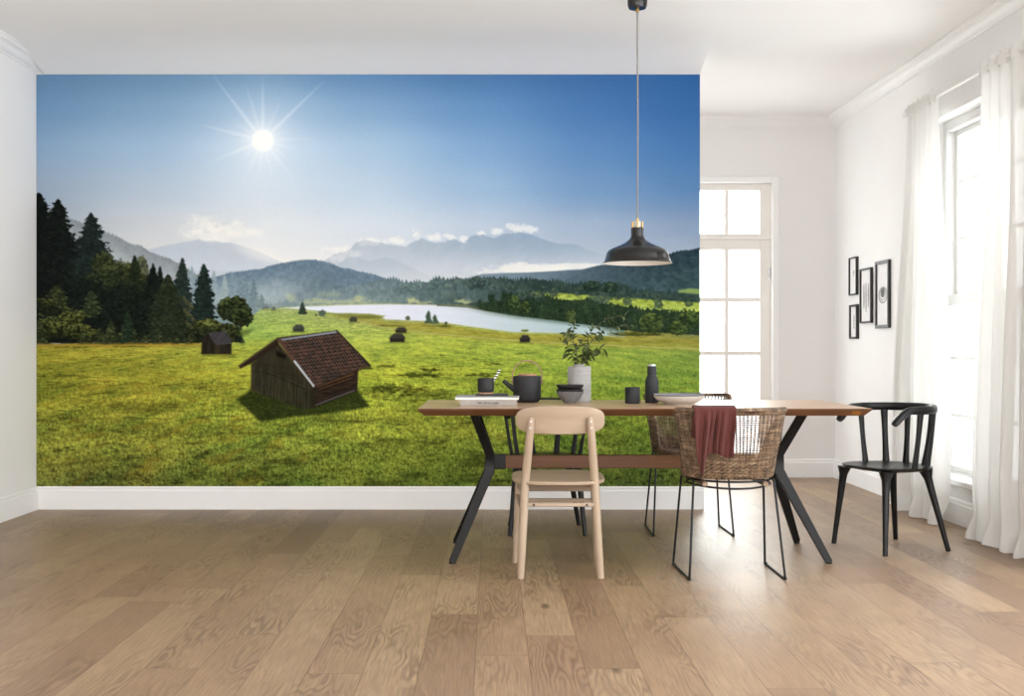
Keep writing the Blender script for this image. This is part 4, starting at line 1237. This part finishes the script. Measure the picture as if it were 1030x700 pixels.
def book(name, label, x0, x1, y0, y1, z0, z1, cover, pages, cat='book', rz=0.0, ct=.0022):
    c = ((x0 + x1) / 2, (y0 + y1) / 2, z0)
    b = thing(name, label, cat, c, rz)
    w, d, h = (x1 - x0) / 2, (y1 - y0) / 2, z1 - z0
    m = MB(); m.box(-w, w, -d, d, 0, ct); m.box(-w, w, -d, d, h - ct, h); m.box(-w, w, -d, -d + ct * 1.4, ct, h - ct)
    m.build('cover', cover, b, bevel=.0012)
    m = MB(); m.box(-w + .004, w - .004, -d + ct * 1.4, d - .004, ct, h - ct); m.build('page_block', pages, b)
    return b
M_PAPER = paint('paper_edges', (.78, .75, .70), .9, .06, 3, .1, stretch=(1, 1, 160))
M_GREYCLOTH = paint('pale_grey_book_cloth', (.34, .31, .28), .85, .06, 60, .2)
bk = book('book', 'thick pale grey book lying undermost on the table end', -.155, .120, 5.648, 5.85, TZ, .7757, M_GREYCLOTH, M_PAPER)
m = MB()                                  # title printed along the spine: too small to read in the photograph
R = random.Random(4); x = -.052
for word in (4, 4, 3, 5):
    for k in range(word):
        m.box(x, x + .0013, -.1022, -.1012, .0105, .0185)
        q = R.choice((0, 1, 2))
        if q != 1: m.box(x + .0013, x + .0040, -.1022, -.1012, .0172, .0185)
        if q != 0: m.box(x + .0013, x + .0040, -.1022, -.1012, .0105, .0118)
        if R.random() < .6: m.box(x + .0030, x + .0042, -.1022, -.1012, .0118, .0172)
        x += .0056
    x += .0036
m.build('spine_title', paint('black_print', (.03, .03, .03), .8, .1, 10, 0), bk)
M_MAG = paint('white_magazine_cover', (.30, .30, .297), .5, .25, 26, 0)
mg = thing('magazine', 'white magazine lying on the pale grey book', 'magazine', (-.022, 5.748, .7757), math.radians(-1.5))
m = MB()
def leafs(u, v, z): return (-.155 + .310 * u, -.103 + .206 * v, z + .002 * math.sin(u * PI * 1.5) * (1 if z > .005 else 0))
m.sheet(lambda u, v: leafs(u, v, .0135), 20, 6); o_ = len(m.v)
m2 = MB(); m2.box(-.153, .153, -.101, .101, 0, .0118); m2.build('pages', M_PAPER, mg)
m.build('cover', M_MAG, mg, solid=.0014)
nb = book('notebook', 'thin black notebook under the cork coaster', -.081, .076, 5.70, 5.80, .7918, .8012, paint('black_book_cover', (.02, .02, .024), .5, .1, 30, .05), M_PAPER, cat='notebook', rz=math.radians(2), ct=.0018)
def solo(name, label, cat, prof, loc, mat, n=48, group=None):
    m = MB(); m.lathe(prof, (0, 0, 0), n); o = m.build(name, mat); o.location = loc
    return tag(o, label, cat, group)
solo('coaster', 'round cork coaster under the small black cup', 'coaster', [(0, 0), (.037, 0), (.038, .001), (.038, .0055), (.037, .0065), (0, .0065)], (-.031, 5.745, .8012), M_CORK)
def cup(r, h, t=.003, foot=.8):
    return [(0, 0), (r * foot, 0), (r * (foot + .12), h * .05), (r * .985, h * .18), (r, h * .32), (r, h - .001), (r - t * .5, h), (r - t, h - .002), (r - t, h * .3), (r * .8, h * .10), (0, h * .08)]
solo('cup', 'small black cup with a striped straw on the cork coaster', 'cup', cup(.0405, .0695), (-.031, 5.745, .8077), M_STONE)
def straw():
    g = Nodes('black_white_stripes')
    z = g.n('SeparateXYZ', ins={0: g.pos()}).outputs[2]
    f = g.math('GREATER_THAN', g.math('FRACT', g.math('MULTIPLY', z, 78.0)), .5)
    g.put(Base_Color=g.mix(f, srgb(20, 20, 22), srgb(232, 230, 228)), Roughness=.6)
    m = MB(); m.tube([(0, 0, 0), (0.060, .004, .100)], .0060, 12)
    o = m.build('straw', g.m); o.location = (-.022, 5.745, .818)
    tag(o, 'black and white striped straw leaning in the small black cup', 'straw')
straw()

tp = thing('teapot', 'black stoneware teapot with copper bow handle and wooden lid', 'teapot', (.181, 6.07, TZ))
def teapot():
    m = MB(); m.lathe([(0, 0), (.050, 0), (.060, .004), (.0700, .014), (.0725, .022), (.0725, .128), (.0715, .134), (.066, .1365), (.047, .1365), (.046, .130), (.066, .125), (.068, .02), (0, .012)], (0, 0, 0), 56); m.build('body', M_CHAR, tp)
    m = MB(); m.lathe([(0, .135), (.0465, .135), (.0475, .137), (.0475, .1455), (.0465, .147), (0, .147)], (0, 0, 0), 40); m.build('lid', wood('walnut_lid', srgb(176, 138, 104), srgb(136, 98, 68), 0, .5), tp)
    m = MB(); m.tube([(-.060, -.012, .060), (-.092, -.012, .086), (-.124, -.012, .112)], [.0155, .0130, .0105], 18, cap=True); m.build('spout', M_CHAR, tp)
    P = [(.0765 * math.cos(a), 0, .132 + .082 * math.sin(a)) for a in [PI * i / 28 for i in range(29)]]
    P = [(.0765, 0, .098)] + [(.0768, 0, .115)] + P + [(-.0768, 0, .115), (-.0765, 0, .098)]
    m = MB(); m.bar(P, .0062, .011, (0, 1, 0)); m.build('handle', paint('copper_brown_strap', (.26, .13, .085), .4, .1, 40, .05), tp, bevel=.001)['label'] = 'copper brown bow handle'
    for s in (-1, 1):
        m = MB(); m.tube([(s * .070, 0, .104), (s * .081, 0, .104)], .005, 10); m.build('handle_pin', M_STONE, tp)
teapot()

M_BOWLGREY = paint('speckled_grey_stoneware', (.15, .15, .15), .55, .3, 120, .1)
def bowl(r, h, t=.0035): return [(0, 0), (r * .42, 0), (r * .45, .004), (r * .70, h * .36), (r * .90, h * .70), (r, h * .98), (r - t * .4, h), (r - t, h * .98), (r * .86, h * .70), (r * .66, h * .40), (r * .35, .0105), (0, .009)]
solo('bowl', 'grey stoneware bowl undermost of the stack before the vase', 'bowl', bowl(.0705, .060), (.395, 5.955, TZ), M_BOWLGREY)
for k, (lab, z) in enumerate((('lower of two black dishes stacked in the grey bowl', .794), ('upper of two black dishes stacked in the grey bowl', .8165))):
    solo('dish', lab, 'dish', [(0, 0), (.052, 0), (.060, .003), (.0675, .012), (.0700, .022), (.0685, .0225), (.0655, .013), (.056, .0055), (0, .004)], (.394 + .001 * k, 5.955, z), M_STONE)

def vase():
    V = thing('vase', 'light grey ribbed cylinder vase holding the green branch', 'vase', (.4535, 6.105, TZ))
    g = Nodes('ribbed_grey_porcelain')
    z = g.n('SeparateXYZ', ins={0: g.pos()}).outputs[2]
    w = g.math('SINE', g.math('MULTIPLY', z, 900.0))
    f = g.noise(g.pos((1, 1, 12)), 14, 4)
    g.put(Base_Color=g.ramp(f, [(.3, (.27, .26, .255, 1)), (.7, (.34, .33, .32, 1))]), Roughness=.6); g.bump(w, .25, .002)
    m = MB(); m.lathe([(0, 0), (.058, 0), (.0608, .003), (.0608, .1815), (.0595, .184), (.030, .1845), (.0285, .186), (.0285, .197), (.0265, .1985), (.0245, .197), (.0245, .18), (.054, .176), (.056, .01), (0, .008)], (0, 0, 0), 56)
    m.build('body', g.m, V)
vase()
def branch():
    B = thing('leafy_branch', 'green leafy branch standing in the light grey vase', 'plant', (.4535, 6.105, .925))
    R = random.Random(12)
    stems = MB(); leaves = MB()
    def leaf(p, d, ln, tilt):
        d = d.normalized(); up = Vector((0, 0, 1)); s = d.cross(up)
        s = s.normalized() if s.length > .05 else Vector((1, 0, 0))
        n = s.cross(d).normalized(); s = (s * math.cos(tilt) + n * math.sin(tilt)).normalized(); n = s.cross(d).normalized()
        vs = []; K = 6
        for i in range(K + 1):
            t = i / K; w = ln * .19 * math.sin(PI * min(1, t * .92 + .06)) ** .9; c = p + d * (ln * t) - n * (ln * .22 * t * t)
            vs += [c - s * w + n * w * .25, c, c + s * w + n * w * .25]
        fs = []
        for i in range(K):
            for j in range(2): fs.append((i * 3 + j, i * 3 + j + 1, i * 3 + 4 + j, i * 3 + 3 + j))
        leaves.add(vs, fs)
    def twig(p, q, bend, nleaf, ln, r0=.0022):
        nleaf = int(nleaf * 1.8); ln *= 1.15
        p, q = Vector(p), Vector(q)
        P = spline([p, p.lerp(q, .5) + Vector(bend), q], 7); n = len(P)
        stems.tube(P, [r0 * (1 - .75 * i / (n - 1)) + .0004 for i in range(n)], 6)
        for k in range(nleaf):
            t = .22 + .78 * k / max(1, nleaf - 1); i = min(n - 2, int(t * (n - 1)))
            pt = P[i].lerp(P[i + 1], t * (n - 1) - i); d = (P[i + 1] - P[i]).normalized()
            a = R.uniform(0, 2 * PI); side = d.orthogonal().normalized(); side = (side * math.cos(a) + d.cross(side) * math.sin(a))
            leaf(pt, d * R.uniform(.2, .8) + side * .9 + Vector((0, 0, R.uniform(-.35, .1))), ln * R.uniform(.7, 1.2), R.uniform(-1, 1))
        return P
    o = (0, 0, -.015)
    A = twig(o, (-.030, -.01, .120), (.004, 0, 0), 9, .040)
    twig(A[-1], (-.068, -.03, .180), (-.01, 0, .01), 8, .038, .0014)
    twig(A[-1], (-.018, .02, .235), (-.012, 0, 0), 9, .036, .0014)
    twig(A[6], (-.105, -.01, .150), (0, 0, .012), 6, .036, .0012)
    Bm = twig(o, (.045, .01, .105), (-.006, 0, .01), 9, .040)
    twig(Bm[-1], (.110, .0, .170), (.0, 0, .015), 8, .034, .0014)
    C = twig(Bm[-1], (.090, .03, .215), (-.016, 0, .01), 7, .030, .0014)
    twig(C[-1], (.235, .02, .262), (0, 0, .02), 9, .032, .0010)
    twig(C[6], (.265, -.02, .215), (0, 0, .016), 9, .032, .0010)
    twig(o, (.085, -.03, .060), (0, 0, .03), 8, .040)
    twig(o, (-.060, .01, .080), (0, 0, .02), 8, .040)
    twig(o, (.010, -.04, .150), (.01, -.01, 0), 9, .036)
    twig(o, (.130, .02, .095), (-.01, 0, .035), 9, .038)
    stems.build('stems', paint('brown_twig', (.085, .07, .035), .7, .2, 60, .1), B)
    g = Nodes('leaf_green')
    f = g.noise(g.pos((1, 1, 1)), 24, 3)
    c = g.ramp(f, [(.3, srgb(44, 58, 28)), (.5, srgb(68, 82, 40)), (.72, srgb(124, 130, 82))])
    tr = g.n('BsdfTranslucent', ins={'Color': c}); g.put(Base_Color=c, Roughness=.45)
    mx = g.n('MixShader', ins={0: .25, 1: g.bsdf.outputs[0], 2: tr.outputs[0]}); g.t.links.new(mx.outputs[0], g.out.inputs['Surface'])
    leaves.build('foliage', g.m, B, angle=80)
branch()

solo('tumbler', 'straight black stoneware tumbler left of the black bottle', 'cup', [(0, 0), (.035, 0), (.0370, .003), (.0375, .012), (.0375, .0815), (.0362, .0825), (.0348, .081), (.0345, .012), (0, .008)], (.7075, 5.915, TZ), M_CHAR)
bt = thing('bottle_grinder', 'tall black bottle shaped grinder behind the plates', 'grinder', (.8150, 5.985, TZ))
m = MB(); m.lathe([(0, 0), (.0325, 0), (.0343, .003), (.0345, .100), (.0335, .113), (.030, .124), (.0255, .132), (.0232, .139), (0, .139)], (0, 0, 0), 44); m.build('body', M_CHAR, bt)
m = MB(); m.lathe([(0, .1395), (.0228, .1395), (.0228, .183), (.0215, .187), (0, .187)], (0, 0, 0), 36); m.build('neck', M_CHAR, bt)
m = MB(); m.lathe([(0, .187), (.019, .187), (.0195, .188), (.0195, .194), (.018, .1965), (0, .197)], (0, 0, 0), 32); m.build('steel_cap', M_CHROME, bt)['label'] = 'pale steel cap'
M_PLATE = paint('cream_stoneware', (.60, .57, .53), .4, .06, 40, .03)
M_PLATEG = paint('grey_glaze', (.20, .205, .215), .35, .12, 40, .03)
solo('serving_bowl', 'wide shallow cream bowl under the grey plate on the table', 'bowl', [(0, 0), (.066, 0), (.068, .004), (.094, .014), (.114, .026), (.1255, .0425), (.1250, .0445), (.1225, .043), (.111, .030), (.092, .019), (.060, .009), (0, .008)], (.925, 5.802, TZ), M_PLATE, 64)
solo('plate', 'grey glazed plate lying in the wide cream bowl', 'plate', [(0, 0), (.070, 0), (.098, .010), (.118, .017), (.1255, .0225), (.1250, .0245), (.117, .0205), (.095, .0135), (.066, .0045), (0, .004)], (.925, 5.802, TZ + .0275), M_PLATEG, 64)

# ---------------------------------------------------------------- pictures on the right wall
M_FRAME = paint('black_picture_frame', (.018, .018, .02), .45, .1, 30, .03)
M_MOUNT = paint('white_picture_paper', (.74, .73, .73), .9, .02, 20, 0)
def picture(label, y0, y1, z0, z1, art, b=.014):
    P = thing('picture_frame', label, 'picture', (XR, (y0 + y1) / 2, (z0 + z1) / 2), 0, 'pictures on the right wall')
    w, h = (y1 - y0) / 2, (z1 - z0) / 2; t = -.022
    m = MB()
    m.box(t, 0, -w, -w + b, -h, h); m.box(t, 0, w - b, w, -h, h); m.box(t, 0, -w + b, w - b, h - b, h); m.box(t, 0, -w + b, w - b, -h, -h + b)
    m.build('frame', M_FRAME, P, bevel=.002)
    m = MB(); m.box(-.010, -.002, -w + b, w - b, -h + b, h - b); pr = m.build('print', M_MOUNT, P)
    for nm, mesh, mat in art(w, h):
        mesh.build(nm, mat, pr)
M_INK = paint('grey_ink', (.36, .35, .34), .9, .3, 60, 0)
M_INK2 = paint('dark_ink', (.13, .125, .12), .9, .3, 60, 0)
def disc(m, cy, cz, ry, rz, x=-.0112, n=40, hole=0.0):
    vs = []; fs = []
    for xx in (x, -.0101):
        vs += [(xx, cy + ry * math.cos(2 * PI * k / n), cz + rz * math.sin(2 * PI * k / n)) for k in range(n)]
    if hole:
        for xx in (x, -.0101): vs += [(xx, cy + ry * hole * math.cos(2 * PI * k / n), cz + rz * hole * math.sin(2 * PI * k / n)) for k in range(n)]
        for k in range(n):
            k2 = (k + 1) % n
            fs += [(k, k2, 2 * n + k2, 2 * n + k), (k, n + k, n + k2, k2), (2 * n + k, 2 * n + k2, 3 * n + k2, 3 * n + k)]
    else:
        fs = [tuple(range(n)), tuple(range(2 * n - 1, n - 1, -1))] + [(k, n + k, n + (k + 1) % n, (k + 1) % n) for k in range(n)]
    m.add(vs, fs)
def art_shell(w, h):
    a = MB(); disc(a, 0, -.005, w * .66, h * .25, hole=.80); disc(a, .004, .0, w * .44, h * .19, hole=.82)
    b = MB(); disc(b, .004, .012, w * .26, h * .15, x=-.0116)
    return [('ring_drawing', a, M_INK), ('shell_drawing', b, M_INK2)]
def art_feathers(w, h):
    a = MB()
    for y, z, hh in ((.055, -.002, .46), (.006, -.012, .54), (-.048, .0, .44)):
        K = 14; vs = []
        for i in range(K + 1):
            t = i / K; ww = .0165 * math.sin(PI * (t * .94 + .03)) ** .45; zz = z - hh * h + 2 * hh * h * t
            for xx in (-.0114, -.0101): vs += [(xx, y - ww, zz), (xx, y + ww, zz)]
        fs = [(0, 1, 3, 2), (4 * K, 4 * K + 2, 4 * K + 3, 4 * K + 1)]
        for i in range(K):
            q = i * 4
            fs += [(q, q + 4, q + 5, q + 1), (q + 2, q + 3, q + 7, q + 6), (q, q + 2, q + 6, q + 4), (q + 1, q + 5, q + 7, q + 3)]
        a.add(vs, fs)
    return [('feather_drawings', a, M_INK)]
def art_leaf(w, h):
    a = MB(); disc(a, -.002, .02, w * .16, h * .18, hole=.7); disc(a, -.004, .03, w * .08, h * .10)
    return [('bud_drawing', a, M_INK)]
def art_stem(w, h):
    a = MB(); a.box(-.0112, -.0101, -.003, .003, -h * .42, h * .42)
    for k in range(9): a.box(-.0112, -.0101, -.010, .010, -h * .36 + k * h * .085, -h * .335 + k * h * .085)
    return [('stem_drawing', a, M_INK2)]
picture('largest black framed picture, nearest the curtains, with a shell drawing', 7.995, 8.275, 1.163, 1.631, art_shell, .022)
picture('black framed picture with three upright feathers', 8.369, 8.62, 1.205, 1.602, art_feathers, .013)
picture('upper small framed picture nearest the room corner', 8.705, 8.887, 1.422, 1.705, art_leaf, .009)
picture('lower small framed picture nearest the room corner', 8.693, 8.875, 1.093, 1.349, art_stem, .016)

# ---------------------------------------------------------------- curtains and their rod
ROD_X, ROD_Z = 2.625, 2.510
M_ROD = paint('white_enamelled_rod', (.80, .79, .77), .4, .02, 10, 0)
rod = thing('curtain_rod', 'thin white curtain rod above the tall window', 'curtain rod', (ROD_X, 6.4, ROD_Z))
m = MB(); m.tube([(0, 1.07, 0), (0, -1.085, 0)], .010, 14); m.build('pole', M_ROD, rod)
for y in (1.085, -1.10):
    m = MB(); m.lathe([(0, -.016), (.010, -.012), (.015, 0), (.010, .012), (0, .016)], (0, y, 0), 20); m.build('finial', M_ROD, rod)
for y in (1.04, -1.055):
    m = MB(); m.tube([(0, y, -.010), (.05, y, -.018), (XR - ROD_X, y, -.018)], .006, 10); m.lathe([(0, -.03), (.016, -.03), (.016, -.02)], (.085, y, 0), 12)
    m.build('bracket', M_ROD, rod)
def voile():
    g = Nodes('white_voile')
    f = g.noise(g.pos((300, 300, 6)), 1.0, 2)
    c = g.ramp(f, [(.3, (.84, .83, .81, 1)), (.7, (.90, .89, .87, 1))])
    d = g.n('BsdfDiffuse', ins={'Color': c}); t = g.n('BsdfTranslucent', ins={'Color': (.62, .615, .60, 1)}); tr = g.n('BsdfTransparent')
    a = g.n('MixShader', ins={0: .32, 1: d.outputs[0], 2: t.outputs[0]})
    b = g.n('MixShader', ins={0: .06, 1: a.outputs[0], 2: tr.outputs[0]})
    g.t.links.new(b.outputs[0], g.out.inputs['Surface'])
    return g.m
M_VOILE = voile()
def curtain(label, top, bot, folds, seed, flare):
    """top and bot: (far y, near y); pleats run from the rod to a hem that breaks on the floor"""
    R = random.Random(seed); ph = [R.uniform(0, 6.28) for _ in range(6)]
    c = thing('curtain', label, 'curtain', (ROD_X, (top[0] + top[1]) / 2, 0), 0, 'white voile curtains')
    def f(u, v, z0=0.006, z1=ROD_Z + .045):
        k = smooth(v * 1.15)
        y = (top[0] + (top[1] - top[0]) * u) * (1 - k) + (bot[0] + (bot[1] - bot[0]) * u) * k
        amp = .014 + .032 * smooth(v * 1.6) - .018 * smooth((v - .85) / .15)
        w = math.sin(2 * PI * folds * (u + .03 * math.sin(2 * PI * u + ph[1])) + ph[0] + .7 * v * math.sin(u * 5 + ph[2]))
        x = ROD_X + amp * w + .010 * math.sin(2 * PI * (folds * .5 * u) + ph[3] + v * 2.2) * smooth(v * 2)
        y += .014 * math.sin(2 * PI * folds * u * .7 + ph[4] + 3 * v) * smooth(v * 3)
        x -= flare * smooth((v - .25) / .75)
        # gather on the rod: the pocket closes round it, a small ruffle stands above
        near_rod = math.exp(-((v * (z1 - z0) - .045) / .022) ** 2)
        z = z1 + (z0 - z1) * v
        if v < .02: z += .008 * math.sin(2 * PI * folds * 2.0 * u + ph[5]) * (1 - v / .02)
        # hem breaking on the boards
        b = smooth((v - .94) / .06)
        x -= b * (.030 + .02 * math.sin(2 * PI * folds * .5 * u + ph[2]))
        z += b * .006 * (1 + math.sin(2 * PI * folds * u))
        x += near_rod * 0.0
        return (x - c.location.x, y - c.location.y, z)
    m = MB(); m.sheet(f, int(folds * 14), 90)
    m.build('panel', M_VOILE, c, angle=75)
    m = MB(); m.sheet(lambda u, v: tuple(Vector(f(u, .010 + v * .020)) + Vector((-.0125 - .004 * math.sin(u * 70), 0, 0))), int(folds * 10), 4)
    m.build('rod_pocket', M_VOILE, c, angle=75)
curtain('far white voile curtain hanging beside the framed pictures', (7.43, 6.93), (7.60, 6.72), 6, 3, .03)
curtain('near white voile curtain at the right edge, trailing on the floor', (6.32, 5.37), (6.30, 5.33), 7.5, 8, .045)
